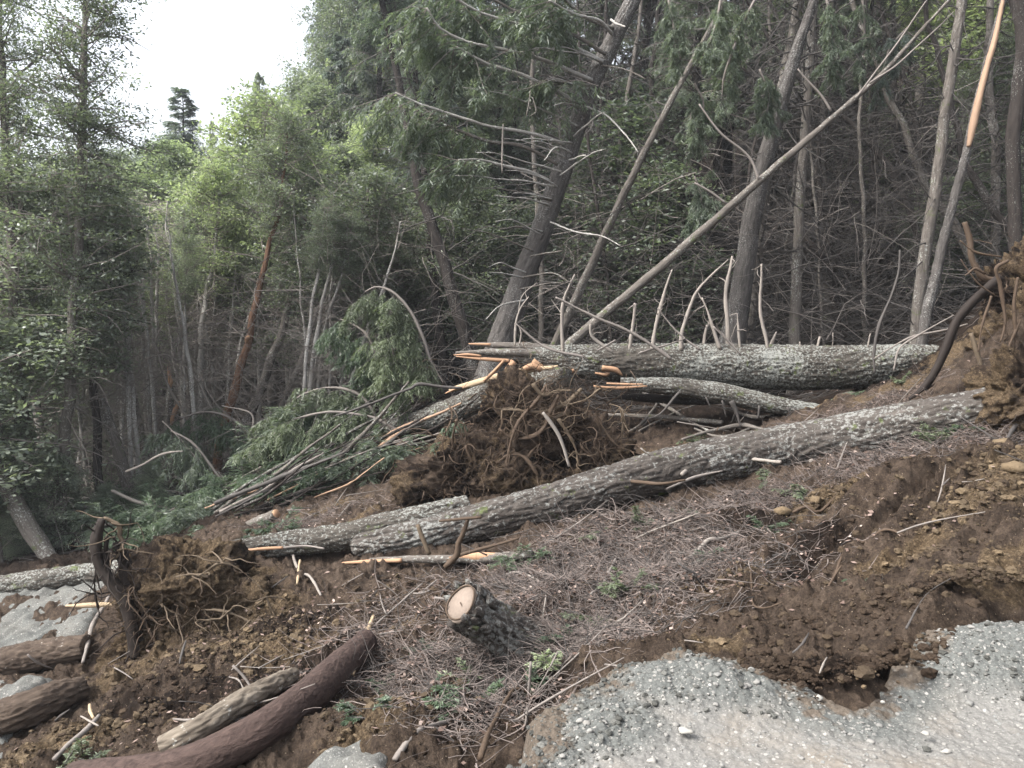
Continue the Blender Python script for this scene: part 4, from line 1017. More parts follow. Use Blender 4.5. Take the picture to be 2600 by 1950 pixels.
def dead_crown(seed, H=8.0, R0=1.2, nb=60, sub=5, r=.012, up=.1):
    g = np.random.default_rng(seed)
    t = g.random(nb); an = g.random(nb) * 6.283
    L = R0 * (.3 + .8 * g.random(nb))
    BP = walk(np.stack([0 * t, 0 * t, t * H], 1), np.stack([np.cos(an), np.sin(an), up + .3 * g.normal(size=nb)], 1), L, 7, .16, -.03, g)
    mw = MB(); twigs(mw, BP, taper(nb, 7, r, r * .25), 4, g.random(nb))
    k = g.integers(1, 6, size=(nb, sub)); p0 = BP[np.arange(nb)[:, None], k].reshape(-1, 3); N = len(p0)
    ax = nrm(BP[:, -1] - BP[:, 0]).repeat(sub, 0)
    TP = walk(p0, nrm(ax + g.normal(size=(N, 3)) * .7), .15 + .45 * g.random(N) * R0, 5, .25, -.05, g)
    twigs(mw, TP, taper(N, 5, r * .35, r * .12), 3, g.random(N))
    return mw
PROTO = {}
def proto(key):
    if key in PROTO: return PROTO[key]
    if key[0] == 'd': PROTO[key] = (None, dead_crown(int(key[1:]) + 50, R0=1.5, nb=75)); return PROTO[key]
    s = int(key[-1])
    kind = key[:-1]
    if kind == 'fir': r = fir_crown(10 + s, nb=140, ns=22, nl=10, sl=.6)
    elif kind == 'hang': r = fir_crown(20 + s, R0=2.2, nb=120, ns=24, nl=11, droop=1.1, sl=.7)
    elif kind == 'spire': r = fir_crown(30 + s, R0=1.9, nb=230, ns=24, nl=10, shape=1.0, sl=.42)
    elif kind == 'oak': r = broad_crown(40 + s, R0=2.2, nb=150, nc=10, nlv=34, L=.088, cs=.17)
    elif kind == 'sprig': r = broad_crown(50 + s, R0=1.5, nb=95, nc=7, nlv=28, L=.072, flat=.3, upw=.12, cs=.15)
    elif kind == 'mini': r = broad_crown(70 + s, H=3.0, R0=1.15, nb=60, nc=8, nlv=26, L=.075, flat=.4, upw=.25, cs=.15)
    elif kind == 'minifir': r = fir_crown(80 + s, H=3.0, R0=1.2, nb=60, ns=16, nl=10, sl=.5, droop=.9)
    elif kind == 'bush': r = broad_crown(60 + s, H=5.0, R0=2.1, nb=130, nc=11, nlv=36, L=.085, upw=.5, cs=.2)
    PROTO[key] = r
    return r
_cache = {}
def crown_mesh(key, which):
    k = (key, which)
    if k not in _cache:
        ml, mw = proto(key)
        mb = ml if which == 0 else mw
        o = mb.build(key + ('_crown', '_limbs')[which], M['fir'], None, which == 1)
        me = o.data; bpy.data.objects.remove(o)
        _cache[k] = me
    return _cache[k]
def place_crown(root, key, p0, p1, mat, wood, wid=1.0, H=8.0, rot=None):
    p0, p1 = Vector(tuple(p0)), Vector(tuple(p1))
    if (p1 - p0).length < 4.6 and key[0] != 'd' and not key.startswith('bush'):
        key = ('minifir' if key[:3] in ('fir', 'han', 'spi') else 'mini') + key[-1]; H = 3.0
    if key.startswith('bush'): H = 5.0
    ax = p1 - p0; L = ax.length
    q = ax.to_track_quat('Z', 'Y').to_matrix() @ Matrix.Rotation(random.random() * 6.28 if rot is None else rot, 3, 'Z')
    s = L / H
    for w_, nm, mt in ((0, 'crown', mat), (1, 'limbs', wood)):
        if proto(key)[w_] is None: continue
        me = crown_mesh(key, w_)
        o = bpy.data.objects.new(nm, me); SC.collection.objects.link(o)
        o.parent = root
        o.matrix_local = Matrix.Translation(p0 - root.location) @ (q @ Matrix.Diagonal((s * wid, s * wid, s))).to_4x4()
        o.material_slots[0].link = 'OBJECT'; o.material_slots[0].material = mat if w_ == 0 else wood
def trunk_path(pts, d0, d1=None, down=True, up=0.0):
    p, r = fx(pts, d0, d1)
    if down:
        gz = soil_z(p[0][0], p[0][1])
        if p[0][2] > gz - .3:
            a = p[0] - nrm(p[1] - p[0]) * max(.3, (p[0][2] - gz + .35)); p = np.concatenate([[a], p]); r = np.concatenate([[r[0] * 1.06], r])
    if up > 0:
        a = p[-1] + nrm(p[-1] - p[-2]) * up * .5 ; b = p[-1] + nrm(nrm(p[-1] - p[-2]) + [0, 0, .2]) * up
        p = np.concatenate([p, [a, b]]); r = np.concatenate([r, [r[-1] * .75, r[-1] * .2]])
    return p, r
def tree(label, pts, d0, d1=None, bark='bark_grey', crown=None, mat='oak', cw=1.0, cfrom=None, up=0.0, seg=24, step=.06, name='tree', cat='tree', group=None, dead=None, deadmat='twig', barkf=None, wob=.02, dw=1.0, seed=0, down=True, trunkname='trunk', dto=1.0):
    p, r = trunk_path(pts, d0, d1, down, up)
    root = thing(name, label, cat, p[0], group)
    mb = MB(); c, rr = tube(mb, p, r, seg, step, barkf or bark_fir(.012, 1.1), wob=wob, seed=seed + len(label) % 7, oval=.03)
    part(mb, trunkname, M[bark], root)
    def at(f): return c[int(np.clip(f, 0, 1) * (len(c) - 1))]
    if crown: place_crown(root, crown, at(cfrom if cfrom is not None else .35), at(1.0), M[mat], M[bark] if bark in ('bark_dark',) else M['dead'], cw)
    if dead: place_crown(root, dead, at(.03), at(dto), None, M[deadmat], dw)
    return root, c, rr
# ================================================================ trees standing in front
# big leaning fir
root, c, rr = tree('big bare-trunked fir leaning right over the centre, long mossy limbs reaching left', [(1052,835,33),(1072,770,30),(1103,680,27),(1140,575,24),(1162,520,22.5),(1205,395,21.5),(1243,284,20),(1276,187,19),(1325,84,17.5),(1368,0,16)], 14.6, 14.0, 'bark_live', up=7, seg=64, step=.03, barkf=bark_fir(.016, 1.2), wob=.01, name='leaning_fir', crown='fir1', mat='fir', cfrom=.8, cw=1.1)
LIMBS = [[(1309,117,4.5),(1264,88,4),(1180,50,3.5),(1101,20,3),(1020,-30,2)],[(1302,134,5),(1240,100,4.5),(1160,66,4),(1090,42,3),(1018,17,2.5),(960,-20,1.5)],[(1279,174,5),(1220,148,4.5),(1150,122,4),(1080,105,3.5),(1008,90,3),(950,60,2.5),(921,17,1.5)],
 [(1276,184,3.5),(1230,180,3),(1180,172,2)],[(1252,234,5),(1215,205,4.5),(1160,176,4),(1100,152,3.5),(1041,130,3),(980,100,2)],[(1218,311,4),(1170,292,4),(1110,282,3.5),(1040,268,3),(960,242,3),(905,225,2.5),(854,200,2)],
 [(1205,355,4),(1160,330,4),(1110,312,3.5),(1050,302,3.5),(985,280,3),(947,254,2)],[(1188,391,4),(1140,370,4),(1085,357,3.5),(1031,345,2),(990,345,1.2)],[(1320,75,4),(1290,42,3.5),(1240,30,3),(1185,0,2)],[(1325,60,4),(1270,40,3.5),(1210,-10,3)],[(1320,42,3),(1350,60,2)],
 [(1235,330,2.5),(1200,320,2),(1175,345,1.2)],[(1175,500,3),(1120,490,2.5),(1080,495,1.5)],[(1135,650,2.5),(1080,660,2),(1050,690,1)],[(1262,232,3),(1310,250,2.5),(1350,290,2),(1380,330,1)],[(1300,140,2.5),(1350,150,2),(1395,170,1.2)],[(1230,345,2.5),(1265,335,2)],[(1190,480,3),(1240,500,2.5),(1300,510,1.8),(1340,530,1)],[(1130,600,3),(1190,590,2.2),(1230,610,1.4)]]
gl = np.random.default_rng(8)
for k in range(26):
    f_ = gl.random(); y0 = 90 + 560 * f_; x0 = np.interp(y0, [0, 84, 187, 284, 395, 520, 575, 680], [1368, 1325, 1276, 1243, 1205, 1162, 1140, 1103]); L_ = 60 + 190 * gl.random() ** 1.4; sg_ = -1 if gl.random() < .7 else .55; up_ = .42 * gl.random() + .05
    LIMBS.append([(x0, y0, 2.6), (x0 + sg_ * L_ * .35, y0 - L_ * up_ * .45, 2.1), (x0 + sg_ * L_ * .7, y0 - L_ * up_ * .8, 1.5), (x0 + sg_ * L_, y0 - L_ * up_ + 12 * gl.random(), .8)])
mlf = MB()
for i, q in enumerate(LIMBS):
    if i >= 10: q = [(a_, b_, c_ * .8) for a_, b_, c_ in q]
    ds = 13.9; a, b = fx(q, ds, ds - .6 - .25 * (i % 3)); mb = MB(); cc, _ = tube(mb, a, b, 8, .06, bark_fir(.008), wob=.03, seed=i); part(mb, 'limb', M['bark_pale' if i % 3 else 'bark_grey'], root)
    if i < 10:
        n = len(cc); idx = np.linspace(int(n * .55), n - 1, 7).astype(int); BPl = cc[idx][None]
        g = np.random.default_rng(i)
        side = walk(np.repeat(BPl[0][2:] + [0, .05, 0], 3, 0), nrm(g.normal(size=(15, 3)) * [.6, .5, .5] + [-.7, .5, -.3]), .9, 7, .12, -.06, g)
        mbx = MB(); twigs(mbx, side, taper(15, 7, .008, .003), 4, g.random(15)); part(mbx, 'side_twigs', M['dead'], root)
        sprays(mlf, None, side, 13, .45, i + 5, .1, .9, 10, tbase=.62)
        sprays(mlf, None, BPl, 20, .5, i + 25, .1, .9, 10, tbase=.6)
part(mlf, 'hanging_foliage', M['fir'], root, False)
for i, q in enumerate([[(1087,268,1.5),(1086,310,2.2),(1084,348,2),(1085,374,1.6)],[(1145,195,1),(1143,220,1.3),(1138,250,1)],[(1150,210,1),(1158,240,1),(1146,250,.8)],[(1118,690,1.2),(1128,640,1.5),(1160,610,1)]]):
    a, b = fx(q, 13.3); mb = MB(); tube(mb, a, b, 6, .05, wob=.02, seed=i); part(mb, 'hanging_twig', M['deadpale'], root)
# slender leaning lichened trunk
tree('slender lichen-mottled trunk leaning right just beyond the big leaning fir', [(1180,790,10),(1215,710,9),(1262,605,8.5),(1308,505,8),(1352,410,7.5),(1438,240,6.5),(1495,135,5.5),(1562,10,4.5)], 15.6, 15.0, 'bark_grey', seg=32, step=.05, up=4, crown='fir0', mat='fir', cfrom=.75, cw=.6, name='leaning_tree', dead='d0', dw=.35)
# long diagonal pole
tree('long straight dead pole slanting up to the right across the forest', [(1225,748,10.5),(1330,658,9.5),(1435,570,9),(1540,478,8.5),(1645,387,8),(1760,288,6.5),(1880,183,5),(1960,100,4),(2060,-10,2.5)], 12.9, 11.5, 'bark_grey', seg=32, step=.05, barkf=bark_smooth(.005), name='leaning_pole', cat='dead tree', down=False, wob=.015)
for i, (q, d) in enumerate([([(1640,388,3),(1620,340,3),(1560,290,2.5),(1510,225,2)], 12.0),([(1795,240,3),(1770,200,2.5),(1724,148,1.5)], 11.9),([(1878,180,2.5),(1950,130,2),(2060,25,1.2)], 11.6),([(1850,210,2),(1940,90,2),(2010,-10,1.2)], 11.7),([(1568,440,3),(1540,420,2.5),(1500,395,2)], 12.2)]):
    a, b = fx(q, d); mb = MB(); tube(mb, a, b, 7, .05, wob=.03, seed=i); tag(mb.build('dead_limb', M['dead']), ['grey limb crossing the diagonal pole and bending to upper left','short pale limb beside the middle of the diagonal pole','thin twin tip running along the upper diagonal pole','second thin stem beside the upper diagonal pole','stub limb on the lower third of the diagonal pole'][i], 'branch')
# right hand trunks
tree('thick twin trunk leaning right behind the big splintered log, right of the diagonal pole foot', [(1572,790,34),(1585,720,27),(1602,620,22),(1620,500,20),(1640,400,19),(1675,265,16),(1712,140,13),(1745,40,10)], 15.2, 14.2, 'bark_live', seg=48, step=.04, up=6, crown='fir1', mat='fir', cfrom=.78, cw=.8, dead='d1', dw=.75, name='leaning_fir')
tree('grey trunk rising close behind the thick twin trunk', [(1612,780,14),(1632,560,13),(1662,330,13),(1690,200,13),(1712,90,12),(1728,-10,11)], 16.6, 16.0, 'bark_grey', seg=40, step=.05, up=6, crown='fir0', mat='fir', cfrom=.8, cw=.8, dead='d2', dw=.6)
tree('straight speckled trunk standing behind the middle of the big log at right', [(1713,790,12),(1718,700,11),(1722,560,10),(1728,430,9.5),(1742,250,9),(1752,90,8),(1758,-10,7)], 15.4, 15.2, 'bark_grey', seg=32, step=.05, up=6, crown='fir1', mat='fir', cfrom=.8, dead='d0', dw=.6, cw=.7)
tree('rear of two close trunks standing at right behind the end of the big log', [(1975,770,13),(1985,650,12),(2002,520,12),(2022,400,11.5),(2040,260,11),(2062,110,10.5),(2080,-10,10)], 14.0, 13.8, 'bark_grey', seg=40, step=.05, up=6, crown='fir0', mat='fir', cfrom=.8, dead='d1', dw=.5, cw=.7)
root, c, rr = tree('slim trunk at right with a bright strip of peeled orange wood high up', [(1985,770,12),(2000,690,11),(2025,580,10),(2055,450,9),(2080,360,8.5),(2100,270,8),(2130,150,8),(2155,50,7),(2170,-20,6)], 12.6, 12.2, 'bark_live', seg=32, step=.04, up=2.5, name='peeled_tree', dead='d2', dw=.35, dto=.6)
a, b = fx([(2089,318,4),(2100,270,8),(2112,215,7.5),(2128,150,6),(2145,90,6),(2160,20,4),(2168,-20,3)], 12.2, 12.08); mb = MB(); tube(mb, a - [0, .035, 0], b * 1.02, 24, .03, bark_smooth(.004), oval=.1); part(mb, 'peeled_wood', M['peel'], root)
tree('dark crooked trunk at the far right edge of the forest', [(2195,560,13),(2190,400,13),(2188,300,14),(2200,200,14),(2210,80,14),(2190,-20,13)], 13.5, 13.5, 'bark_dark', seg=24, up=5, crown='oak1', mat='broadlight', cfrom=.7, cw=.8)
# centre dark trunks
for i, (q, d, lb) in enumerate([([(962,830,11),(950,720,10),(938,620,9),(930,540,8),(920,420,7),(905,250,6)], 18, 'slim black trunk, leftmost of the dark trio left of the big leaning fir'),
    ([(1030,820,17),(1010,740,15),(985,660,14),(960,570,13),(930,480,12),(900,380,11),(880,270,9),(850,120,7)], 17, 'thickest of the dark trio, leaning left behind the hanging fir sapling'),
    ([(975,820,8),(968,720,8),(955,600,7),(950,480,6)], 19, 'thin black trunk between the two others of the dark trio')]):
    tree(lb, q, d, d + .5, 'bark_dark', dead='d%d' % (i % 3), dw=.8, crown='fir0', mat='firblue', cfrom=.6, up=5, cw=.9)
# dark leaning and crossing trunks in the thicket at right
DK = [([(1887,440,10),(1888,300,10),(1892,120,9),(1895,-10,8)], 21,'upright speckled trunk deep in the thicket at right'),([(1873,560,7),(1860,400,7),(1840,250,6),(1820,120,5)], 20,'thin dark stem leaning left beside the speckled upright trunk'),
  ([(1850,560,14),(1800,470,15),(1740,400,14),(1690,350,12)], 21,'thick dark trunk fallen diagonally down right in the thicket'),([(1900,460,7),(1840,400,8),(1790,360,7),(1740,300,6)], 20,'curved dark trunk above the diagonal fallen one'),
  ([(1800,640,7),(1780,520,7),(1770,400,6),(1768,330,5)], 18,'thin dark upright stem left of the thicket clearing'),([(1850,620,12),(1830,540,14),(1812,480,12)], 19,'broad dark leaning trunk behind the big log'),
  ([(2140,640,10),(2100,560,9),(2050,470,9),(2000,400,8),(1960,300,7),(1920,200,6)], 16.5,'dark crooked trunk leaning left behind the pair at right'),([(2180,500,8),(2130,430,8),(2080,330,7),(2060,250,6)], 15.5,'dark limb-like trunk at right behind the peeled tree'),
  ([(1500,800,12),(1505,600,11),(1500,400,10),(1495,200,9)], 21,'dark upright trunk in shade left of the thick twin trunk'),([(1420,800,9),(1425,600,9),(1420,400,8),(1430,150,7)], 22,'slim dark trunk in shade above the middle of the big log'),
  ([(1380,800,8),(1375,640,8),(1380,450,7),(1400,250,6)], 20,'thin dark trunk left of the slim one above the big log'),([(1340,800,9),(1330,600,9),(1320,400,8),(1310,200,7)], 22,'shaded trunk just right of the slender leaning one'),
  ([(1460,800,7),(1450,650,7),(1455,450,6),(1470,250,5)], 24,'narrow shaded trunk far behind the white branch stubs'),([(1540,800,8),(1550,640,8),(1540,480,8),(1555,300,7)], 23,'grey shaded trunk beside the thick twin trunk'),
  ([(1665,790,8),(1668,640,7),(1660,480,7),(1672,330,6)], 20,'thin grey trunk just right of the thick twin trunk'),([(1790,780,10),(1785,640,9),(1790,520,9),(1775,330,8),(1790,100,7)], 19,'dark upright trunk right of the straight speckled one'),
  ([(1840,760,8),(1845,650,8),(1850,560,7),(1862,430,7)], 20,'dark stem above the right half of the big log'),([(1925,760,9),(1930,640,9),(1925,520,8),(1940,380,7),(1935,200,6)], 19,'dark slim trunk left of the pair at right'),
  ([(1280,800,8),(1290,640,8),(1310,480,7),(1340,300,6)], 19,'dark stem tilted right behind the slender leaning trunk'),([(1240,800,7),(1235,640,7),(1228,480,6),(1215,330,5)], 21,'thin dark stem tilted left behind the big leaning fir'),
  ([(2000,640,8),(1985,520,8),(1950,420,8),(1900,330,7),(1850,280,6)], 17.5,'dark arched trunk crossing behind the pair at right'),([(2150,420,9),(2150,300,9),(2135,180,8),(2140,20,7)], 17,'dark upright trunk between the peeled tree and the right edge'),
  ([(1620,660,7),(1640,560,8),(1700,470,8),(1790,420,7)], 18,'dark bent trunk crossing low behind the diagonal pole'),([(1780,560,6),(1720,500,7),(1660,470,7),(1600,460,5)], 17.5,'fallen dark limb crossing behind the straight speckled trunk')]
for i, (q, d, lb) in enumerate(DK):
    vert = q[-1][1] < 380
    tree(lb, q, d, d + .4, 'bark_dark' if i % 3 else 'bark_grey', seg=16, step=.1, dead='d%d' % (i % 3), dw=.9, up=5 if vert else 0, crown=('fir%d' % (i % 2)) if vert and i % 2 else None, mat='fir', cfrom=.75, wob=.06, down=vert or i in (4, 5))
gs = np.random.default_rng(217)
for k in range(46):
    x0 = 1150 + 1040 * gs.random(); d = 17 + 10 * gs.random(); ln = 90 * gs.normal() if k % 3 else 330 * gs.normal(); r0 = 2.5 + 5 * gs.random() ** 1.5; yb = 780 - .28 * max(0, x0 - 1700) * (d - 15) / 6
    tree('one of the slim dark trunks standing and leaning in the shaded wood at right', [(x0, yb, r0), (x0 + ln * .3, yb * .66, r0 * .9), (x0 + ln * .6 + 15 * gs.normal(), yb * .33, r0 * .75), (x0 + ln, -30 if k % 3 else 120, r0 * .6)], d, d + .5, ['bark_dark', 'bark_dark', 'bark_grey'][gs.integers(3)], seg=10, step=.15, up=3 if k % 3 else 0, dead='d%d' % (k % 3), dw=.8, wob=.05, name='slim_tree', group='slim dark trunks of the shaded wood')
# ---------------------------------------------------------------- left trees
LT = [([(45,1000,16),(40,850,15),(34,720,14),(28,553,13),(20,400,11),(8,250,9),(2,120,7),(-5,-60,5)], 14, 'bark_grey', 'sprig0','broad', .3, .95,'tall grey trunk rising along the left edge of the picture'),
  ([(130,1120,15),(140,950,14),(150,800,13),(160,650,12),(172,500,12),(176,350,11),(180,200,9),(184,60,6),(186,-60,3)], 13.5,'bark_grey','sprig1','broad',.28,1.0,'tall leafy tree whose thin crown stands against the sky at upper left'),
  ([(76,1120,13),(66,1000,13),(55,900,12),(46,854,12),(38,720,10)], 14.5,'bark_grey','sprig0','broad',.5,.9,'grey trunk second from the left edge in the lower left wood'),
  ([(216,1100,11),(210,950,10),(203,850,9),(198,780,8),(192,640,6)], 14.5,'bark_dark','sprig1','broad',.45,.8,'dark slim trunk right of the tall leafy tree'),
  ([(296,1115,17),(280,1060,16),(250,960,14),(228,890,13),(210,830,11),(190,740,8),(170,640,6)], 14.8,'bark_grey','sprig0','broad',.55,.8,'stout trunk leaning left, with long furrowed bark, in the lower left wood'),
  ([(320,1030,9),(305,930,9),(280,830,9),(255,760,8),(234,715,7),(200,640,5)], 17.5,'bark_grey','oak0','broad',.6,.9,'grey trunk leaning left toward the dark opening'),
  ([(350,985,4),(330,900,4),(305,800,4),(288,740,3.5),(274,690,3)], 18,'bark_pale',None,None,0,0,'thin white stem leaning left in the dark opening'),
  ([(352,1030,9),(358,960,9),(365,900,10),(368,850,9),(366,822,4)], 17,'bark_grey',None,None,0,0,'snapped trunk with a torn orange top in the lower left wood'),
  ([(434,885,7),(433,820,7),(435,720,7),(440,680,6.5),(452,610,5.5),(462,560,4.5),(470,480,3)], 18.5,'bark_pale','oak1','broadlight',.62,1.0,'straight white trunk in the middle of the left wood'),
  ([(492,870,5),(492,800,5),(495,720,5),(508,640,4.5),(522,580,3.5),(540,500,2.5)], 19,'bark_pale','oak0','broadlight',.65,.9,'white trunk bending right, next right of the straight white one'),
  ([(470,1000,12),(480,930,12),(505,850,11),(520,790,10),(535,737,9),(552,660,8),(565,600,7),(580,540,6),(600,470,5),(612,380,3.5)], 17,'bark_red','oak1','broad',.7,.9,'reddish snapped-looking trunk leaning right in the left wood'),
  ([(542,890,13),(560,850,12),(590,770,11),(612,704,10),(625,650,8),(636,615,6),(650,560,4)], 17.5,'bark_grey','oak0','broad',.6,1.0,'stout mottled trunk leaning right beside the reddish one'),
  ([(575,960,7),(600,890,7),(636,820,7),(655,760,7),(670,715,6),(695,660,6),(720,615,5),(760,520,3)], 17,'bark_grey','oak1','broad',.6,1.1,'slim grey trunk leaning right, rightmost in the left wood'),
  ([(100,1190,22),(60,1140,23),(30,1080,22),(5,1020,20),(-20,900,17)], 12.5,'bark_grey',None,None,0,0,'thick trunk leaning left at the lower left corner of the wood'),
  ([(0,1210,12),(-15,1130,12),(-30,1000,11)], 12.5,'bark_grey','sprig0','broad',.5,.9,'trunk cut by the left edge beside the thick leaning one'),
  ([(115,1110,12),(105,1030,12),(92,950,11),(80,880,10),(70,760,8)], 16,'bark_grey','sprig1','broad',.5,.9,'grey trunk between the second trunk and the tall leafy tree'),
  ([(400,950,4),(390,850,4),(372,760,3.5),(360,640,3)], 20,'bark_pale','oak1','broadlight',.6,.8,'thin pale trunk left of the straight white one'),
  ([(455,880,5),(458,780,5),(462,700,4),(470,600,3)], 21,'bark_grey','oak0','broadlight',.6,.8,'slim grey trunk close behind the straight white one'),
  ([(470,870,4),(466,780,4),(460,700,3)], 22,'bark_pale','oak0','broad',.6,.6,'very thin pale trunk between the two white trunks'),
  ([(622,830,5),(618,760,5),(608,650,4),(600,560,3.5),(575,420,3),(570,290,2)], 19,'bark_pale','oak1','broadlight',.45,1.0,'pale stem rising high through the yellow green crown left of centre'),
  ([(340,985,4),(322,900,4),(312,820,3.5),(300,740,3)], 20,'bark_pale',None,None,0,0,'thin grey stem behind the snapped trunk'),
  ([(660,880,6),(672,800,6),(700,700,5),(730,600,4)], 20,'bark_grey','oak0','broad',.55,1.0,'grey stem tilted right behind the young fir sprays')]
for i, (q, d, bk, cr, mt, cf, cw, lb) in enumerate(LT):
    nm = 'snapped_trunk' if i == 7 else 'tree'
    root, c, rr = tree(lb, [(a_, b_, c_ * .82) for a_, b_, c_ in q], d, d + .3, bk, cr, mt or 'fir', cw, cf, seg=20, step=.08, up=0 if i in (6, 7, 13, 20) else [1,1,3,2.5,2.5,2.5,0,0,1.2,1,1.2,1.8,1.4,0,2,2.5,1.5,1.2,1.2,.8,0,1.2][i], dead=None if i in (7,13) else 'd%d' % (i % 3), dw=.7 if i not in (8,9,10) else 1.1, deadmat='deadpale' if bk == 'bark_pale' else 'dead', name=nm, wob=.05)
    if i in (0, 1):
        n_ = len(c); place_crown(root, 'sprig%d' % (1 - i), c[int(n_ * [.55, .4][i])], c[-1], M['broad'], M['dead'], .65)
    if i == 7:
        mb = MB(); splinters(mb, P(367, 825, d), [0, 0, 1], .07, 9, .5, .022, 4)
        part(mb, 'torn_wood', M['orange'], root)
        for q2 in ([(372,905,3),(378,890,5),(383,876,4),(388,866,1)],[(376,880,2),(372,905,4),(370,930,1)],[(366,840,3),(370,825,4),(368,812,1)]):
            a, b = fx(q2, d - .15); mb = MB(); tube(mb, a, b, 7, .04, oval=.4); part(mb, 'torn_strip', M['orange'], root)
    if i == 10:
        a, b = fx([(536,742,3),(538,730,6),(545,728,4)], d); mb = MB(); tube(mb, a - [0,.12,0], b, 8, .03, oval=.3); part(mb, 'broken_knot', M['orange'], root)
gs = np.random.default_rng(314)
for k in range(50):
    x0 = 150 + 650 * gs.random(); yb = 960 - .12 * (x0 - 200) + 40 * gs.normal(); ln = (x0 - 420) / 620 * 90 + 25 * gs.normal(); d = 15.2 + 5 * gs.random(); d += 3.2 if 420 < x0 < 640 and d < 18 else 0; yt = 560 + 90 * gs.random(); r0 = 2 + 3.2 * gs.random()
    tree('one of the slim pale stems with bare side branches crowding the left wood', [(x0 - ln * .35, yb, r0), (x0, (yb + yt) / 2, r0 * .85), (x0 + ln * .65, yt, r0 * .6)], d, d + .3, ['bark_pale', 'bark_pale', 'bark_pale'][k % 3], seg=10, step=.12, up=1.6, dead='d%d' % (k % 3), dw=.8, deadmat='deadpale', wob=.06, name='slim_tree', group='slim pale stems of the left wood', crown='sprig%d' % (k % 2) if k % 3 == 0 else None, mat='broad', cfrom=.75, cw=.8)
# thin arched pale saplings in the left opening
for i, q in enumerate([[(480,950,2),(470,915,2.2),(440,850,2.2),(400,790,2),(360,765,2),(320,775,1.2)],[(430,990,3),(420,940,3),(380,860,3),(350,800,2.5),(330,730,2)],[(540,1000,2),(545,940,3),(545,900,2.5),(520,885,2),(480,875,1)],[(440,1015,2),(400,960,2),(370,930,1.5),(350,910,1)],[(240,1060,4),(300,1085,4.5),(360,1100,4),(430,1115,3),(520,1130,2)]]):
    stick(q, ['pale arched sapling bowing left over the dark opening','straight white dead sapling slanting across the opening','white forked dead sapling beside the reddish trunk','thin dead sapling among the low fir boughs at left','long pale fallen pole on the floor of the left wood'][i], 'deadpale', ['sapling','sapling','sapling','sapling','pole'][i], d=[16.5,16.3,14.5,14,13.5][i], name=['dead_sapling']*4 and (['dead_sapling']*4+['fallen_pole'])[i], wob=.05)
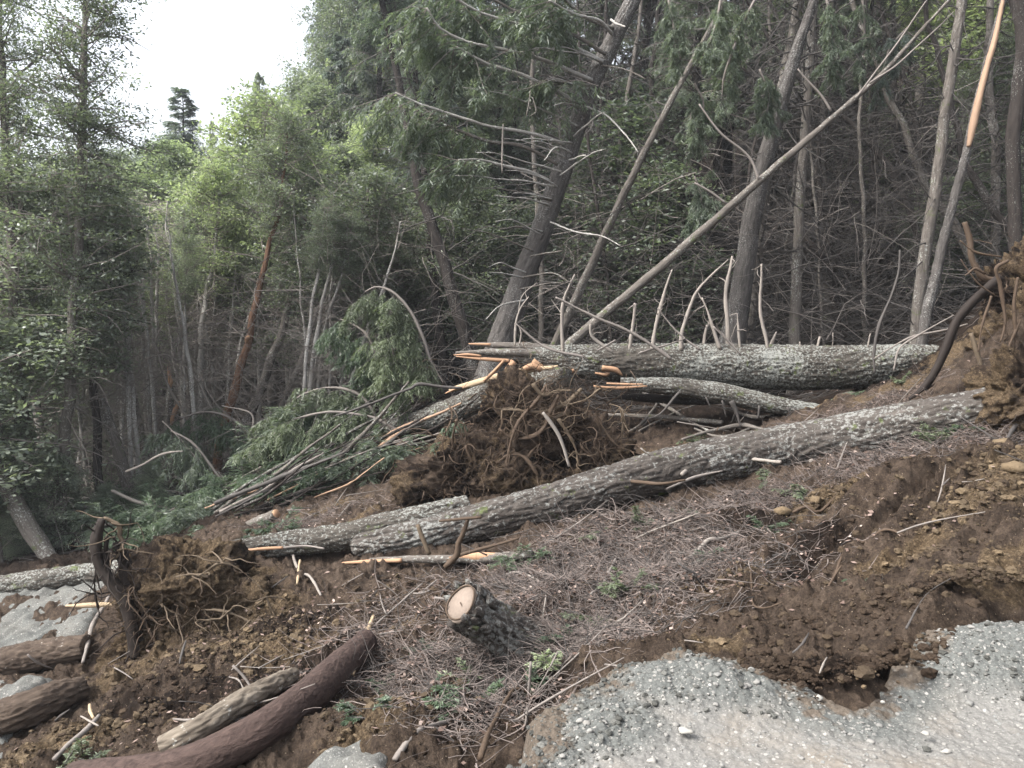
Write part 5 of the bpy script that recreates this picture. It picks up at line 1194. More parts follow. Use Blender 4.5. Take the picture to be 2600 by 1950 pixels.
# ---------------------------------------------------------------- backdrop trees
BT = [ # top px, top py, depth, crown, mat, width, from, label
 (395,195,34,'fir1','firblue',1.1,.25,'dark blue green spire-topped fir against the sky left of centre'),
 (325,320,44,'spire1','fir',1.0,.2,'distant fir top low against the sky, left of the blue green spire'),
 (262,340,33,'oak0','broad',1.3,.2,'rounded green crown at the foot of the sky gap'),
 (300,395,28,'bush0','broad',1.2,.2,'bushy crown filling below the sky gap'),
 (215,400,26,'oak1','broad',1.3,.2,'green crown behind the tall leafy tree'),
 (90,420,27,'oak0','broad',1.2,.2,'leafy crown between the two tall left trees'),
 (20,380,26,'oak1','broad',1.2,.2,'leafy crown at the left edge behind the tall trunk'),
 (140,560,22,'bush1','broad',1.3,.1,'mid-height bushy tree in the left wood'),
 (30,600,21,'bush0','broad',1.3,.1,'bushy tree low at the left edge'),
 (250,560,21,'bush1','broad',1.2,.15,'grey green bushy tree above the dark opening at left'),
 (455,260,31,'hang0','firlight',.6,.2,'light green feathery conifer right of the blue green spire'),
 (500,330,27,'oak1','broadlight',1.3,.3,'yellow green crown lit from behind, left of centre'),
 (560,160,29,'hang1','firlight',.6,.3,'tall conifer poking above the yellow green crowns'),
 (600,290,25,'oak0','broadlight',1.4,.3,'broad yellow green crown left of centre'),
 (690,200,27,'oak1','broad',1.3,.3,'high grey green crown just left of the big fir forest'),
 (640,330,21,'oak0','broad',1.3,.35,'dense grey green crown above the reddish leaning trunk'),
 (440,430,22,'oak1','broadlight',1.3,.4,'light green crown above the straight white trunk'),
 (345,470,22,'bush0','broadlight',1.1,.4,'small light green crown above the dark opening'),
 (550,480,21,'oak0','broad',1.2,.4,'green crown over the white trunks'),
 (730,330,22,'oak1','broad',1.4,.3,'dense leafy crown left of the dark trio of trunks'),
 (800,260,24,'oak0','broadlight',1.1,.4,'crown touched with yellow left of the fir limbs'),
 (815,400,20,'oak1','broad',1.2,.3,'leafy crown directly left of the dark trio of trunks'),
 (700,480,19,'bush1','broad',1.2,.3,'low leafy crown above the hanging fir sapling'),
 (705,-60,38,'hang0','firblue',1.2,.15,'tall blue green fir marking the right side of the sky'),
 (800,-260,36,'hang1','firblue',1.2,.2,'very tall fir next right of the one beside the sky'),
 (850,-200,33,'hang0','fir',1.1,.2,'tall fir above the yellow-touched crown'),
 (860,-60,28,'oak0','yellow',.8,.5,'tall yellow green tree behind the fir limbs'),
 (900,-300,30,'hang1','firblue',1.2,.25,'tall drooping fir behind the tips of the long limbs'),
 (980,-300,27,'hang0','firblue',1.2,.3,'drooping fir behind the middle of the long limbs'),
 (960,150,22,'oak1','broad',1.2,.4,'leafy green tree beneath the long limbs'),
 (1060,-320,25,'hang1','firblue',1.2,.35,'dark drooping fir at top centre'),
 (1120,120,23,'hang0','fir',1.3,.3,'shaded leafy tree behind the big leaning trunk'),
 (1010,420,19,'bush1','broad',1.1,.2,'low bushy oak left of the big leaning trunk'),
 (900,480,22,'bush0','broad',1.0,.3,'shaded bush behind the dark trio of trunks'),
 (1160,-300,27,'hang0','fir',1.2,.3,'dark fir directly behind the leaning trunk top'),
 (1300,-320,24,'fir1','fir',1.3,.4,'dark fir at the top right of the leaning trunk'),
 (1420,-300,22,'hang1','fir',1.3,.5,'drooping fir hanging down right of the leaning trunk'),
 (1530,-200,18,'hang0','fir',1.0,.55,'green fir boughs hanging left of the twin trunk'),
 (1360,250,19,'oak0','fir',.7,.3,'small leafy tree between the leaning trunks'),
 (1440,380,18,'sprig0','fir',.6,.2,'small dark green sapling between the leaning trunks'),
 (1600,-250,24,'fir0','fir',1.3,.4,'dark fir behind the twin trunk'),
 (1700,-300,26,'hang1','fir',1.3,.45,'dark drooping fir above the straight speckled trunk'),
 (1800,-250,20,'hang0','fir',1.1,.55,'green boughs hanging right of the twin trunk'),
 (1900,-300,26,'fir1','fir',1.4,.45,'dark fir above the thicket at right'),
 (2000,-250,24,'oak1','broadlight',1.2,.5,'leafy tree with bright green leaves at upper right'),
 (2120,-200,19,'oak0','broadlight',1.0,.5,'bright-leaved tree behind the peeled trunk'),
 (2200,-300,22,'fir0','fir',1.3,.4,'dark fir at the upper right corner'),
 (2180,100,18,'bush1','broad',.9,.2,'leafy shrub near the right edge'),
 (1250,300,24,'hang1','fir',1.2,.2,'dark leafy tree behind the slender leaning trunk'),
 (1180,450,20,'bush0','broad',.9,.1,'low dark bush behind the foot of the big leaning fir'),
 (1900,200,22,'sprig1','broadlight',1.0,.1,'thin light green tree deep in the thicket at right'),
 (2060,400,18,'bush0','broad',.8,.1,'dark shrub behind the pair at right'),
 (2330,-300,20,'fir1','fir',1.4,.3,'fir beyond the right edge'),
 (-330,0,20,'oak0','broad',1.0,.2,'leafy tree beyond the left edge')]
gb = np.random.default_rng(42)
for k in range(34):
    px = 40 + 920 * gb.random()
    sk = np.interp(px, [0, 120, 250, 330, 395, 450, 560, 640, 690, 720, 1000], [420, 400, 380, 340, 230, 270, 220, 200, 60, -150, -250])
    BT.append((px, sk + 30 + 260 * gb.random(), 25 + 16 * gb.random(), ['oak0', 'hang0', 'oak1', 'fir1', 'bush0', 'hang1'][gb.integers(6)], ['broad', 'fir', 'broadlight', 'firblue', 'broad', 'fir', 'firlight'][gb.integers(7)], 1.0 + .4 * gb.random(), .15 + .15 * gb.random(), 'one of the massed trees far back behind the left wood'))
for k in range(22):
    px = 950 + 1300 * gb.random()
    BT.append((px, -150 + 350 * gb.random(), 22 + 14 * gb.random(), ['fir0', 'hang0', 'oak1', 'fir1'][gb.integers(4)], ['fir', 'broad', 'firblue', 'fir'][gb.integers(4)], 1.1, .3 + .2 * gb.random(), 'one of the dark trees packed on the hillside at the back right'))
for i, (px, py, d, key, mt, cw, cf, lb) in enumerate(BT):
    top = P(px, py, d)
    gz = soil_z(top[0], top[1])
    Ht = top[2] - gz
    base = np.array([top[0] - (.02 + .03 * math.sin(i * 2.1)) * Ht, top[1], gz - .2])
    root = thing('tree', lb, 'tree', base, lb[7:] if lb.startswith('one of') else None)
    rb_ = .06 + .013 * Ht
    mid = base * .5 + top * .5 + np.array([.04 * math.sin(i), 0, 0]) * Ht * .3
    mb = MB(); c, rr = tube(mb, [base, mid, top], [rb_, rb_ * .6, .01], 12, .25, bark_fir(.01), wob=.08, seed=i)
    part(mb, 'trunk', M['bark_dark' if mt in ('fir', 'firblue') else 'bark_grey'], root)
    k = int(cf * (len(c) - 1))
    Hc = np.linalg.norm(c[-1] - c[k])
    R_ = {'oak': 2.2, 'spr': 1.5, 'bus': 2.1, 'fir': 1.7, 'han': 2.2, 'spi': 1.9}[key[:3]] * Hc / (5 if key[:3] == 'bus' else 8)
    place_crown(root, key, c[k], c[-1], M[mt], M['dead'], min(1.3, cw * {'oak': 2.3, 'spr': 1.6, 'bus': 1.7, 'fir': 2.2, 'han': 2.4, 'spi': 3.2}[key[:3]] / R_))
    if cf > .25: place_crown(root, 'd%d' % (i % 3), c[0], c[k], None, M['twig'], min(2.5, 8 * .9 / max(1.5, np.linalg.norm(c[k] - c[0]))))
# ================================================================ young fir and low green
def bough(label, pts, d, n=22, L=.4, mat='mossy', name='fir_bough', cat='bough', K=7, sub=9, hang=.9, leafL=.08, leafW=.012, stem='dead', seed=0, sd=(-.4, -.3, -.5)):
    a, b = fx(pts, d)
    root = thing(name, label, cat, a[0])
    mb = MB(); c, _ = tube(mb, a, b, 8, .05, bark_smooth(.004), wob=.03, seed=seed); part(mb, 'stem', M[stem], root)
    g = np.random.default_rng(seed + 3)
    idx = np.linspace(int(len(c) * .15), len(c) - 1, sub).astype(int)
    side = walk(np.repeat(c[idx], 3, 0), nrm(g.normal(size=(sub * 3, 3)) * [.6, .6, .3] + list(sd)), L * 1.6 * (.5 + .6 * g.random(sub * 3)), K, .13, -.08 * hang, g)
    ml, mw = MB(), MB()
    twigs(mw, side, taper(sub * 3, K, .006, .002), 3, g.random(sub * 3)); part(mw, 'twigs', M['twig'], root)
    sprays(ml, None, side, n, L, seed, .05, hang, 17, leafL, leafW, tbase=.55)
    part(ml, 'foliage', M[mat], root, False)
bough('arched young fir drooping green sprays left of the dark trio of trunks', [(945,832,4.5),(927,774,4.5),(907,714,4),(884,667,3.5),(850,632,3),(815,620,2.2),(790,630,1.2)], 13.3, 26, .45, 'mossy', 'young_fir', 'fir', sub=12, seed=2)
bough('second drooping fir stem below the arched young fir', [(815,800,3),(808,760,3),(790,720,3),(760,700,2),(735,690,1)], 13.6, 22, .4, 'fern', 'young_fir', 'fir', sub=7, seed=4)
bough('green spray hanging low beneath the arched young fir', [(890,860,2),(860,820,3),(850,770,3),(845,720,2)], 13.2, 22, .4, 'mossy', 'young_fir', 'fir', sub=7, seed=5)
bough('bright green fir bough bent over at left of the slash pile', [(830,940,4),(800,880,4),(770,850,3.5),(720,835,3),(660,850,2),(610,880,1.2)], 13.4, 24, .42, 'mossy', seed=6, sub=10)
bough('bright green bough low in front of the leaning grey trunk', [(860,930,3),(800,900,3),(720,890,3),(640,905,2.5),(590,940,1.2)], 12.9, 26, .42, 'mossy', seed=7, sub=10)
bough('fir bough lying under the bright ones above the slash pile', [(880,960,3),(800,950,3),(700,950,3),(620,985,1.5)], 12.9, 26, .42, 'fern', seed=8, sub=10)
bough('dark green fir top behind the snapped trunk at left', [(560,960,3),(500,905,3),(440,890,2.5),(390,905,1.5)], 15.5, 22, .45, 'fern', seed=9, sub=8)
bough('dark fir bough among the low trunks at left', [(560,1100,3),(480,1040,3),(420,960,3),(370,930,2)], 14.0, 24, .45, 'fir', seed=10, sub=9)
bough('small green bough at the foot of the torn trunk', [(960,960,2),(985,930,2),(1000,905,1.2)], 10.2, 18, .2, 'fern', seed=11, sub=4, leafL=.05)
for i, (q, d, lb, mt) in enumerate([([(1560,-20,3),(1545,60,3),(1520,120,2)], 12.8,'green fir bough hanging at the top left of the twin trunk','fir'),([(1640,-20,3),(1600,60,3),(1570,150,2.5),(1560,210,1.5)], 13.2,'longer green bough hanging before the twin trunk top','fir'),
    ([(1500,180,2.5),(1520,230,2.5),(1500,300,1.5)], 13.5,'green bough between the leaning fir and the twin trunk','fir'),([(1780,-20,3),(1800,70,3),(1790,150,2)], 13.5,'green bough hanging right of the straight speckled trunk','fir'),([(1860,-20,3),(1870,60,2.5),(1850,140,2)], 14.5,'drooping green bough above the thicket at right','fir'),
    ([(1640,150,2),(1660,200,2),(1650,260,1.5)], 13.6,'small green spray in front of the twin trunk','fir'),([(1500,380,2),(1515,430,2),(1490,480,1.5)], 13.8,'small green spray low beside the diagonal pole','fir'),([(1960,60,2.5),(1920,110,2.5),(1900,180,1.5)], 15,'olive green bough deep at the upper right','firblue'),
    ([(1440,-20,3),(1455,60,3),(1470,130,2)], 13.2,'green bough hanging right of the big leaning fir top','fir')]):
    bough(lb, q, d, 15, .27, mt, seed=60 + i, sub=7, hang=1.0, sd=(0, -.2, -.5))
for i, q in enumerate([(640,940,13.2),(700,1000,12.6),(560,1040,13),(500,1080,12.8),(420,1100,13),(330,1120,13),(250,1140,13),(150,1130,14),(60,1190,14),(470,1120,12.2),(380,1150,12.4),(720,900,13.8),(860,1000,11.8),(560,1150,11.2),(700,1040,12.0),(180,1090,15),(90,1130,15),(300,1060,15)]):
    x, y, d = q
    bough('one of the low dark fir boughs carpeting the floor of the left wood', [(x + 60, y + 12, 2.5), (x + 20, y - 8, 2.5), (x - 30, y - 5, 2), (x - 80, y + 15, 1)], d, 24, .4, ['fir', 'fern', 'fern'][i % 3], seed=20 + i, sub=8, hang=.5, sd=(0, -.3, .1))
    bpy.context.scene.collection.objects  # keep
for o in SC.objects:
    if o.get('label', '').startswith('one of the low dark fir boughs'): o['group'] = 'low fir boughs on the floor of the left wood'
# leafy understorey of the left wood
def shrub(label, px, py, d, h, wd, mat, key='bush0', group=None):
    base = P(px, py, d); base[2] = soil_z(base[0], base[1]) - .05
    root = thing('shrub', label, 'shrub', base, group)
    place_crown(root, key, base, base + np.array([0, 0, h]), M[mat], M['twig'], wd)
for i, (px, py, d, h, wd) in enumerate([(0,1080,14,1.6,.7),(80,1180,13.2,.9,.9),(150,1160,14,1.1,.8),(230,1150,13.6,.8,.9),(330,1130,14.5,1.0,.9),(30,1190,12.8,.8,1.0),(420,1090,15.5,1.0,.9),(120,1050,16,1.8,.7),(250,1050,17,1.2,.8),(-60,1150,13,1.4,.8)]):
    shrub('one of the dark leafy shrubs at the foot of the lower left trees', px, py, d, h, wd, 'broad', 'bush%d' % (i % 2), 'leafy shrubs at the foot of the left trees')
SH = [('dark leafy oak spray hanging low at the left edge', -10,780,13.2,1.6,.9,'sprig0'),('grey green leaf spray over the second trunk at left', 60,760,13.3,1.2,1.2,'sprig1'),('leaf spray hanging across the tall leafy trunk at left', 170,860,13.0,1.8,.9,'sprig0'),
      ('low leaf spray at lower left before the leaning stout trunk', 230,800,14,1.4,1.0,'sprig1')]
LS = [(-20,1120,13.6,2.6,1.2,'leafy oak sapling at the left edge in front of the trunks'),(100,1150,13.2,1.6,1.2,'low leafy oak sapling at the foot of the tall leafy tree'),(-70,1150,12.8,4.4,1.3,'leafy sapling cut by the left edge'),(60,1010,17.5,4.2,1.1,'leafy sapling seen between the two tall left trees')]
for i, (px, py, d, h, wd, lb) in enumerate(LS):
    base = P(px, py, d); base[2] = soil_z(base[0], base[1]) - .05
    top = base + np.array([.15 * math.sin(i * 2), .1, h])
    root = thing('oak_sapling', lb, 'sapling', base)
    mb = MB(); tube(mb, [base, (base + top) / 2 + [.06, 0, 0], top], [.035, .022, .005], 8, .1, wob=.05, seed=i); part(mb, 'stem', M['bark_grey'], root)
    place_crown(root, 'sprig%d' % (i % 2), base + (top - base) * .2, top, M['broad'], M['dead'], wd)
gs = np.random.default_rng(55)
for k in range(16):
    x0, y0, d = 20 + 480 * gs.random(), 1010 + 130 * gs.random(), 13.2 + 3 * gs.random(); ln = 90 + 140 * gs.random(); an = gs.normal() * .5 + .25
    stick([(x0, y0, 1.5 + 2 * gs.random()), (x0 + ln * .5 * math.cos(an), y0 + ln * .5 * math.sin(an) - 10, 2.5 + 2 * gs.random()), (x0 + ln * math.cos(an), y0 + ln * math.sin(an), 1.5)], 'one of the pale fallen poles criss-crossing the floor of the left wood', 'deadpale', 'pole', d=d, name='fallen_pole', wob=.06, group='pale fallen poles on the floor of the left wood', seed=k)
# small ferns, sprigs and conifer tips lying on the slide
def sprig(px, py, size, label, mat='fern', name='green_sprig', cat='sprig', n=26, flatten=.6, seed=0):
    p, d = ground(px, py); p[2] = soil_z(p[0], p[1])
    g = np.random.default_rng(seed + px)
    root = thing(name, label, cat, p)
    n1 = 9
    pa = walk(np.repeat(p[None], n1, 0) + g.normal(size=(n1, 3)) * [size * .3, size * .2, .01], nrm(g.normal(size=(n1, 3)) * [1, .7, .2] + [0, -.2, flatten]), size * (.7 + .5 * g.random(n1)), 6, .15, -.12, g)
    mw, ml = MB(), MB()
    twigs(mw, pa, taper(n1, 6, .004, .0015), 4, g.random(n1)); part(mw, 'stems', M['twig'], root)
    sprays(ml, None, pa, n, size * .45, seed, .1, .3, 9, size * .11 + .008, size * .028 + .003, tbase=.55)
    part(ml, 'leaves', M[mat], root, False)
for i, (px, py, s, lb, mt) in enumerate([(1310,1335,.20,'left half of the bright green conifer sprig on the litter right of the stump','mossy'),(1365,1305,.17,'right half of the bright green conifer sprig on the litter','mossy'),(1665,1205,.17,'small bright fern tuft at the foot of the grooved slope','fern'),
    (1190,1400,.13,'green sprig just below the long pale stick','fern'),(1005,1545,.20,'leafy green sprig drooping at bottom centre','fern'),(1000,1510,.14,'upper leaves of the drooping sprig at bottom centre','broadlight'),(920,1400,.10,'tiny green sprig left below the stump','fern'),
    (955,1150,.30,'fir sprig resting against the near log front left of the gnarled root','fern'),(1135,1215,.22,'pale green sprig on the litter under the near log','fern'),(1390,1130,.15,'moss-green sprig high on the litter mound','mossy'),(1280,1150,.14,'light green sprig at the top of the litter mound','mossy'),
    (180,1640,.16,'green seedling in the bottom left corner','mossy'),(1850,1295,.08,'tiny green tuft on the right brown slope','fern'),(2035,965,.22,'pale green fir tip on the slope right of the near log','mossy'),(2080,940,.2,'dark green fir tip at the right of the near log','fern'),(2180,890,.22,'green tuft at the right edge under the bank','mossy'),
    (1720,1075,.16,'mossy green tuft below the near log','mossy'),(1660,1045,.14,'bright moss sprig beneath the bleached branch','mossy'),(1480,1120,.16,'green tuft among grey branches at the right of the litter mound','fern'),(820,1465,.12,'green sprig at the foot of the dark soil bank','fern'),(790,1560,.12,'green sprig above the lower ochre patch','fern'),
    (1185,1480,.10,'light green leaf cluster over the hollow','broadlight'),(1150,1500,.10,'blue green leaf cluster in the hollow','fern'),(1290,1530,.05,'tiny sprig at the gravel edge','fern'),(1950,830,.18,'mossy stub plants at the root end of the big log','mossy'),(1860,850,.25,'blue green plant beneath the right end of the big log','fern'),
    (610,1150,.3,'fir tip lying by the small sawn log','fern'),(560,1170,.28,'fir tip on the long trunk at left centre','fern'),(1540,1240,.10,'small sprig beside the forked branch end','fern'),(850,1190,.1,'small sprig left of the near log end','fern'),(60,1370,.15,'grass tuft on the far gravel','fern'),(1500,950,.2,'green tuft on soil behind the near log','mossy')]):
    sprig(px, py, s, lb, mt, seed=i)
M['twiglit'] = m_wood('litter twigs', (.045, .036, .031), (.28, .235, .215), 26)
# ================================================================ litter, clods, stones (uncountable)
def scatter(n, blobs, seed, lim=.03):
    g = np.random.default_rng(seed)
    wts = np.array([b[4] for b in blobs]); wts = wts / wts.sum()
    k = g.choice(len(blobs), n, p=wts)
    B = np.array([[*gp(b[0], b[1])[:2], b[2], b[3]] for b in blobs])[k]
    x = B[:, 0] + g.normal(size=n) * B[:, 2]; y = B[:, 1] + g.normal(size=n) * B[:, 3]
    sd = sdist(x, y, _poly); ok = sd < lim
    x, y, sd = x[ok], y[ok], sd[ok]
    return x, y, np.maximum(h_soil(x, y), np.where(sd > -.2, h_gravel(x, y)[0], -9)), g
LB_ = [(1250,1190,.6,.45,3),(1450,1190,.6,.4,3),(1320,1290,.5,.3,3),(1150,1280,.3,.3,1.5),(1500,1260,.4,.2,1.5),(1200,1400,.3,.2,1.5),(1000,1450,.3,.2,1),(1350,1360,.4,.2,1),(2050,970,.6,.4,2),(1900,1020,.5,.3,1.5),(1600,1090,.5,.2,1.5),(1850,900,.7,.4,1.5),(2150,900,.6,.5,1.5),(700,1110,.8,.5,1.5),(1100,1480,.3,.2,2),(1180,1470,.3,.12,2),(1060,1560,.25,.2,1.5),(900,1440,.4,.25,1.5),(800,1380,.3,.3,1)]
x, y, z, g = scatter(9000, LB_, 1)
n = len(x); an = g.random(n) * 6.28
p0 = np.stack([x, y, z + .01 + .025 * g.random(n)], 1)
TP = walk(p0, np.stack([np.cos(an), np.sin(an) * .8, g.normal(size=n) * .22], 1), .07 + .32 * g.random(n) ** 1.6, 5, .25, 0, g)
hz = h_soil(TP[:, :, 0].ravel(), TP[:, :, 1].ravel()).reshape(n, 5); TP[:, :, 2] = np.maximum(TP[:, :, 2], hz + .004)
mb = MB(); twigs(mb, TP, taper(n, 5, .0018 + .0045 * g.random(n) ** 3, .001), 3, g.random(n))
tag(mb.build('twig_litter', M['twiglit']), 'tangle of fine dead twigs over the litter', 'twigs', kind='stuff')
x, y, z, g = scatter(2600, LB_, 2)
n = len(x); an = g.random(n) * 6.28; p0 = np.stack([x, y, z + .012], 1)
TP = walk(p0, np.stack([np.cos(an), np.sin(an), .25 + g.normal(size=n) * .3], 1), .15 + .4 * g.random(n) ** 2, 6, .22, -.04, g)
hz = h_soil(TP[:, :, 0].ravel(), TP[:, :, 1].ravel()).reshape(n, 6); TP[:, :, 2] = np.maximum(TP[:, :, 2], hz + .004)
mb = MB(); twigs(mb, TP, taper(n, 6, .002 + .003 * g.random(n) ** 2, .001), 3, g.random(n))
tag(mb.build('twig_litter', M['twig']), 'curling brown twigs over the slide', 'twigs', kind='stuff')
ALL_ = LB_ + [(850,1400,.6,.4,1.5),(700,1330,.6,.4,1),(600,1480,.8,.4,1),(1800,1250,.8,.4,1),(400,1350,.7,.4,.8),(1400,950,1.2,.6,1),(1650,880,1.2,.8,1)]
x, y, z, g = scatter(9000, ALL_, 3); n = len(x)
mb = MB(); leaves(mb, np.stack([x, y, z + .012], 1), nrm(g.normal(size=(n, 3)) * [1, 1, .25]), .022 + .04 * g.random(n), .012 + .018 * g.random(n), nrm([0, 0, 1.0] + g.normal(size=(n, 3)) * .45), g.random(n) ** 1.6)
tag(mb.build('leaf_litter', M['litleaf']), 'dry fallen leaves flecking the soil', 'leaves', kind='stuff')
# lumps of earth
def lumps(mb, x, y, z, s, g, tint, sink=.25, flat=.8):
    import itertools
    ico = []
    ph = (1 + 5 ** .5) / 2
    v = np.array([[-1,ph,0],[1,ph,0],[-1,-ph,0],[1,-ph,0],[0,-1,ph],[0,1,ph],[0,-1,-ph],[0,1,-ph],[ph,0,-1],[ph,0,1],[-ph,0,-1],[-ph,0,1]]); v /= np.linalg.norm(v[0])
    f = [[0,11,5],[0,5,1],[0,1,7],[0,7,10],[0,10,11],[1,5,9],[5,11,4],[11,10,2],[10,7,6],[7,1,8],[3,9,4],[3,4,2],[3,2,6],[3,6,8],[3,8,9],[4,9,5],[2,4,11],[6,2,10],[8,6,7],[9,8,1]]
    vs = list(map(tuple, v)); cache = {}; nf = []
    def midp(a, b):
        k = (min(a, b), max(a, b))
        if k not in cache:
            m = (np.array(vs[a]) + np.array(vs[b])) / 2; m /= np.linalg.norm(m); vs.append(tuple(m)); cache[k] = len(vs) - 1
        return cache[k]
    for a, b, c in f:
        ab, bc, ca = midp(a, b), midp(b, c), midp(c, a); nf += [[a, ab, ca], [b, bc, ab], [c, ca, bc], [ab, bc, ca]]
    v = np.array(vs); f = np.array(nf); m = len(v); n = len(x)
    sc = np.stack([.7 + .6 * g.random(n), .7 + .6 * g.random(n), flat * (.6 + .5 * g.random(n))], 1) * s[:, None]
    V = v[None] * (1 + .55 * pn((v[None] * 1.3 + g.random((n, 1, 3)) * 90).reshape(-1, 3)).reshape(n, m, 1)) * sc[:, None]
    a = g.random(n) * 6.28; ca, sa = np.cos(a)[:, None], np.sin(a)[:, None]
    X = V[..., 0] * ca - V[..., 1] * sa + x[:, None]; Y = V[..., 0] * sa + V[..., 1] * ca + y[:, None]; Z = V[..., 2] + (z + s * flat * (.5 - sink))[:, None]
    mb.add(np.stack([X, Y, Z], -1).reshape(-1, 3), None, (f[None] + (np.arange(n) * m)[:, None, None]).reshape(-1, 3), None, np.repeat(tint, m))
CL = [(850,1400,.6,.4,1.5),(700,1330,.6,.4,1.5),(600,1480,.8,.4,1.5),(1800,1330,.7,.3,2),(1900,1250,.8,.4,2),(2100,1250,.5,.3,1.5),(1780,1430,.25,.12,1.5),(2050,1310,.3,.12,1.5),(1250,1440,.3,.1,1),(1960,1400,.2,.1,1),(1650,1350,.4,.2,1),(400,1350,.6,.5,2),(500,1400,.6,.4,2),(150,1600,.5,.4,2),(300,1500,.5,.4,1.5),(900,1550,.4,.3,1.5),(950,1300,.4,.3,1),(1400,980,1.2,.5,1),(2000,1100,.7,.5,1.2)]
x, y, z, g = scatter(9000, CL, 5, .10); n = len(x); oc, li, dk = fields(x, y)
mb = MB(); s_ = .004 + .026 * g.random(n) ** 9 + .004 * g.random(n); lumps(mb, x, y, z, s_, g, np.clip(.2 + .3 * g.random(n) + oc * .4 - dk * .18, 0, 1))
tag(mb.build('soil_clods', M['clod'], smooth=False), 'loose clods of brown and ochre earth', 'clods', kind='stuff')
OC = [(2120,1130,.3,.2,3),(2190,1080,.3,.3,3),(2060,1190,.2,.15,1.5),(1780,1160,.2,.12,1.5),(1560,1290,.2,.12,1),(500,1330,.45,.3,3),(560,1380,.4,.25,3),(430,1230,.35,.25,1.5),(150,1600,.35,.3,2),(60,1650,.4,.3,2),(850,1530,.2,.2,1),(470,1420,.3,.2,2),(1870,1480,.05,.05,.12)]
x, y, z, g = scatter(5000, OC, 6); n = len(x)
mb = MB(); s_ = .004 + .035 * g.random(n) ** 12 + .005 * g.random(n); lumps(mb, x, y, z, s_, g, np.clip(.33 + .5 * g.random(n), 0, 1))
tag(mb.build('ochre_rubble', M['clod'], smooth=False), 'crumbly ochre rubble in the torn slope', 'rubble', kind='stuff')
# gravel stones
t = NT('grey rubble'); tt = t.attr('tint', False); geo = t.n('NewGeometry'); n1 = t.noise(geo.outputs['Position'], 90, 5, .7)
c = t.mix(t.math('MULTIPLY', n1, .5), t.ramp(tt, [(0, (.055, .056, .052)), (.6, (.095, .098, .092)), (1, (.15, .15, .14))]), (.05, .046, .04))
M['gravclod'] = t.finish(c, 1.0, t.bump(n1, .8, .006), 0)
g = np.random.default_rng(8); n = 2200
th = R(-8) + R(46) * g.random(n); rr = 2.3 + 2.8 * g.random(n) ** .8
x, y = rr * np.sin(th), rr * np.cos(th); z, ro, sd = h_gravel(x, y); ok = sd > .0; x, y, z, ro = x[ok], y[ok], z[ok], ro[ok]; n = len(x)
mb = MB(); s_ = .0022 + .010 * g.random(n) ** 7 + .002 * g.random(n) + ro * .004; lumps(mb, x, y, z, s_, g, np.clip(.35 + .65 * g.random(n) ** 1.3 - ro * .3, 0, 1), .3, .7)
n2_ = 30000; gq = np.random.default_rng(18); th = R(-9) + R(47) * gq.random(n2_); rq = 2.5 + 2.8 * gq.random(n2_); xq, yq = rq * np.sin(th), rq * np.cos(th); zq, ro, sq = h_gravel(xq, yq)
ok = ((sq > -.10) & (sq < .10) & (gq.random(n2_) < .55)) | ((ro > .25) & (sq > 0) & (gq.random(n2_) < .35)); xq, yq, zq, sq = xq[ok], yq[ok], zq[ok], sq[ok]; ks = zq > h_soil(xq, yq) - .005; xq, yq, zq = xq[ks], yq[ks], zq[ks]; nq = len(xq)
mb2 = MB(); lumps(mb2, xq, yq, zq, .0015 + .014 * gq.random(nq) ** 9 + .003 * gq.random(nq), gq, gq.random(nq), .3, .75)
tag(mb2.build('gravel_rubble', M['gravclod'], smooth=False), 'crumbled grey rubble along the broken road edge', 'rubble', kind='stuff')
tag(mb.build('gravel_stones', M['stone']), 'small stones loose on the gravel road', 'gravel', kind='stuff')
for i, (px, py, s, lb, ti) in enumerate([(1480,1578,.030,'large rounded white cobble at the left of the gravel',1.0),(1634,1500,.016,'grey pebble set in the left gravel mound',.6),(1770,1508,.014,'round pebble in the notch of the gravel',.8),(2070,1682,.02,'flat pale stone low on the gravel',.9),(1975,1655,.017,'pale flat stone at the bottom of the gravel',.9),(2045,1603,.019,'larger of the paired white stones at right',.95),(2000,1582,.013,'smaller of the paired white stones at right',.95),
    (1925,1465,.030,'yellowish rock at the notch of the broken edge',.2),(1880,1490,.026,'left yellow rock in the notch',.2),(1865,1498,.02,'small ochre rock in the notch',.1),(2160,1645,.014,'pale stone near the right bottom corner',.9),(1905,1560,.010,'small white stone mid gravel',.9),(1255,1560,.016,'pale cobble near the left lip of the road',.8),(1215,1620,.014,'grey cobble on the lip of the road',.6),(1410,1625,.016,'rounded stone at the bottom of the road',.8),(1560,1640,.012,'brown pebble at the bottom of the gravel',.4)]):
    q = on_plane(px, py, .02); x, y = np.array([q[0]]), np.array([q[1]]); z = np.maximum(h_gravel(x, y)[0], h_soil(x, y))
    mb = MB(); g = np.random.default_rng(i + 60); lumps(mb, x, y, z, np.array([s]), g, np.array([ti]), .2, .65)
    o = mb.build('stone', M['stone' if ti > .3 else 'clod']); tag(o, lb, 'stone')
for i, (px, py, s, lb) in enumerate([(2165,1005,.11,'large ochre boulder of earth at the right edge'),(2140,1085,.06,'ochre rock among the rubble at right'),(2185,1120,.07,'yellow clod by the right edge below the boulder'),(1760,1168,.05,'ochre rock at the foot of the grooved slope'),(1690,1170,.05,'ochre lump left of the grooved slope')]):
    p, d = ground(px, py); g = np.random.default_rng(i + 80); mb = MB(); lumps(mb, p[:1], p[1:2], np.array([soil_z(p[0], p[1])]), np.array([s]), g, np.array([.85]), .2, .8); tag(mb.build('ochre_rock', M['clod']), lb, 'rock')
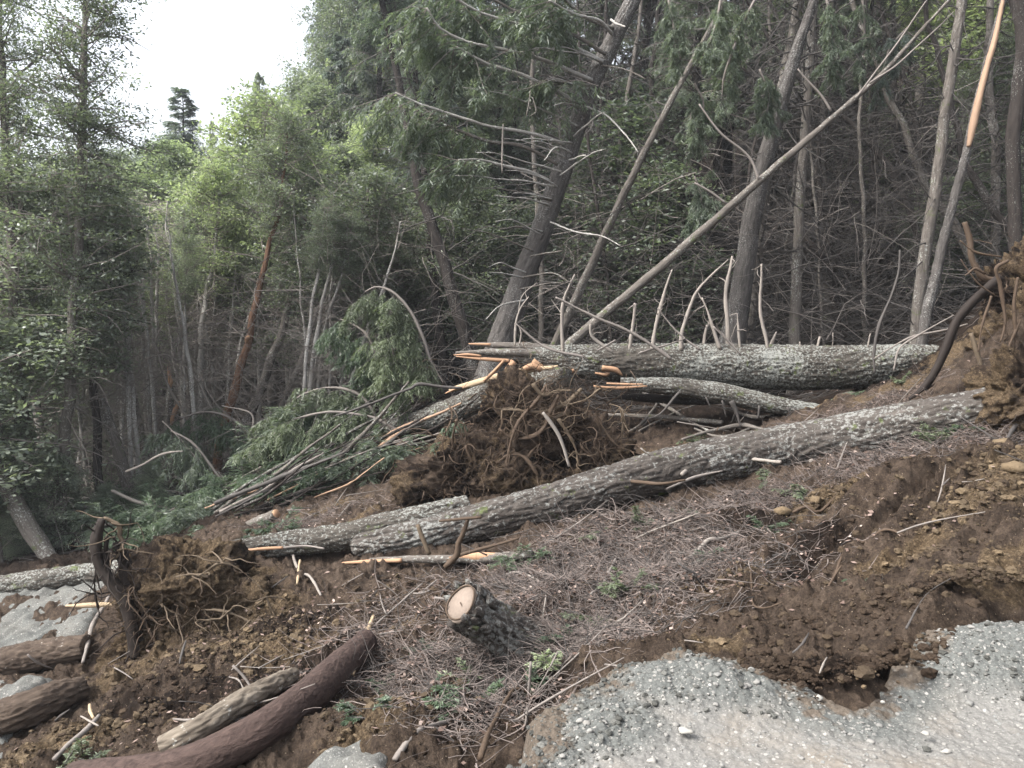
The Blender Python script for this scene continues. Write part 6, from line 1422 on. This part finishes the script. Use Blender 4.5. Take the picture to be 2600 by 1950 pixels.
# ---------------------------------------------------------------- dead thicket on the hillside
g = np.random.default_rng(77); n = 6000
px = 1150 + 1060 * g.random(n) ** .85; d = 15.5 + 13 * g.random(n) ** 1.2
x = (px - CX) / FPX * d; y = d.copy(); z = h_base(x, y) + 3.2 * g.random(n) ** 1.8
an = g.normal(size=n) * .5 + np.where(g.random(n) < .5, 0, np.pi)
BP = walk(np.stack([x, y, z], 1), np.stack([np.cos(an), g.normal(size=n) * .5, .25 + .4 * g.normal(size=n)], 1), .5 + 2.2 * g.random(n) ** 1.5, 7, .16, -.03, g)
mb = MB(); twigs(mb, BP, taper(n, 7, .004 + .016 * g.random(n) ** 3, .002), 3, g.random(n)); o = mb.build('dead_branch_thicket', M['twig']); tag(o, 'tangle of dead grey branches filling the shaded wood at right', 'branches', kind='stuff')
n = 2600; px = -50 + 1050 * g.random(n); d = 14.5 + 10 * g.random(n); x = (px - CX) / FPX * d; y = d.copy(); z = h_base(x, y) + 3.5 * g.random(n) ** 1.5
BP = walk(np.stack([x, y, z], 1), np.stack([g.normal(size=n), g.normal(size=n) * .5, .2 + .5 * g.normal(size=n)], 1), .5 + 1.8 * g.random(n) ** 1.5, 7, .16, -.03, g)
mb = MB(); twigs(mb, BP, taper(n, 7, .003 + .011 * g.random(n) ** 3, .002), 3, g.random(n)); o = mb.build('dead_branch_thicket', M['dead']); tag(o, 'tangle of pale dead branches among the trunks of the left wood', 'branches', kind='stuff')
n = 1300; px = 1150 + 1060 * g.random(n); d = 14.8 + 9 * g.random(n) ** 1.2; x = (px - CX) / FPX * d; y = d.copy(); z = h_base(x, y) + 4.5 * g.random(n) ** 1.3
BP = walk(np.stack([x, y, z], 1), np.stack([g.normal(size=n), g.normal(size=n) * .5, .2 + .5 * g.normal(size=n)], 1), .6 + 2.4 * g.random(n) ** 1.5, 8, .15, -.03, g)
mb = MB(); twigs(mb, BP, taper(n, 8, .004 + .010 * g.random(n) ** 3, .002), 3, g.random(n)); tag(mb.build('dead_branch_thicket', M['dead']), 'dead branches coloured paler as highlights in the shaded wood at right', 'branches', kind='stuff')  # lighter wood colour stands in for highlights on the tangle
# forest floor debris on the slope behind
n = 5000; th = R(-36) + R(72) * g.random(n); rr = 14 + 26 * g.random(n) ** 1.3; x, y = rr * np.sin(th), rr * np.cos(th); z = h_soil(x, y) + .03
BP = walk(np.stack([x, y, z], 1), nrm(g.normal(size=(n, 3)) * [1, 1, .15]), .3 + 1.2 * g.random(n) ** 2, 5, .15, 0, g)
hz = h_base(BP[:, :, 0].ravel(), BP[:, :, 1].ravel()).reshape(n, 5); BP[:, :, 2] = np.maximum(BP[:, :, 2], hz + .02)
mb = MB(); twigs(mb, BP, taper(n, 5, .004 + .012 * g.random(n) ** 2, .003), 3, g.random(n)); tag(mb.build('forest_floor_debris', M['twig']), 'fallen twigs covering the forest floor', 'debris', kind='stuff')
# distant wood that reads as one mass behind everything
# ---------------------------------------------------------------- haze in the air
t = NT('haze'); pv = t.n('VolumePrincipled'); pv.inputs['Color'].default_value = (.86, .92, 1.0, 1); pv.inputs['Density'].default_value = .0013; pv.inputs['Anisotropy'].default_value = .4
t.t.links.new(pv.outputs[0], t.out.inputs['Volume'])
me = bpy.data.meshes.new('haze'); X, Y0, Y1, Z0, Z1 = 160, -160, 160, -40, 80
me.from_pydata([(x, y, z) for x in (-X, X) for y in (Y0, Y1) for z in (Z0, Z1)], [], [(0,1,3,2),(4,6,7,5),(0,4,5,1),(2,3,7,6),(0,2,6,4),(1,5,7,3)])
me.materials.append(t.m); o = bpy.data.objects.new('haze', me); SC.collection.objects.link(o); tag(o, 'thin pale haze in the valley air', 'haze', kind='stuff')
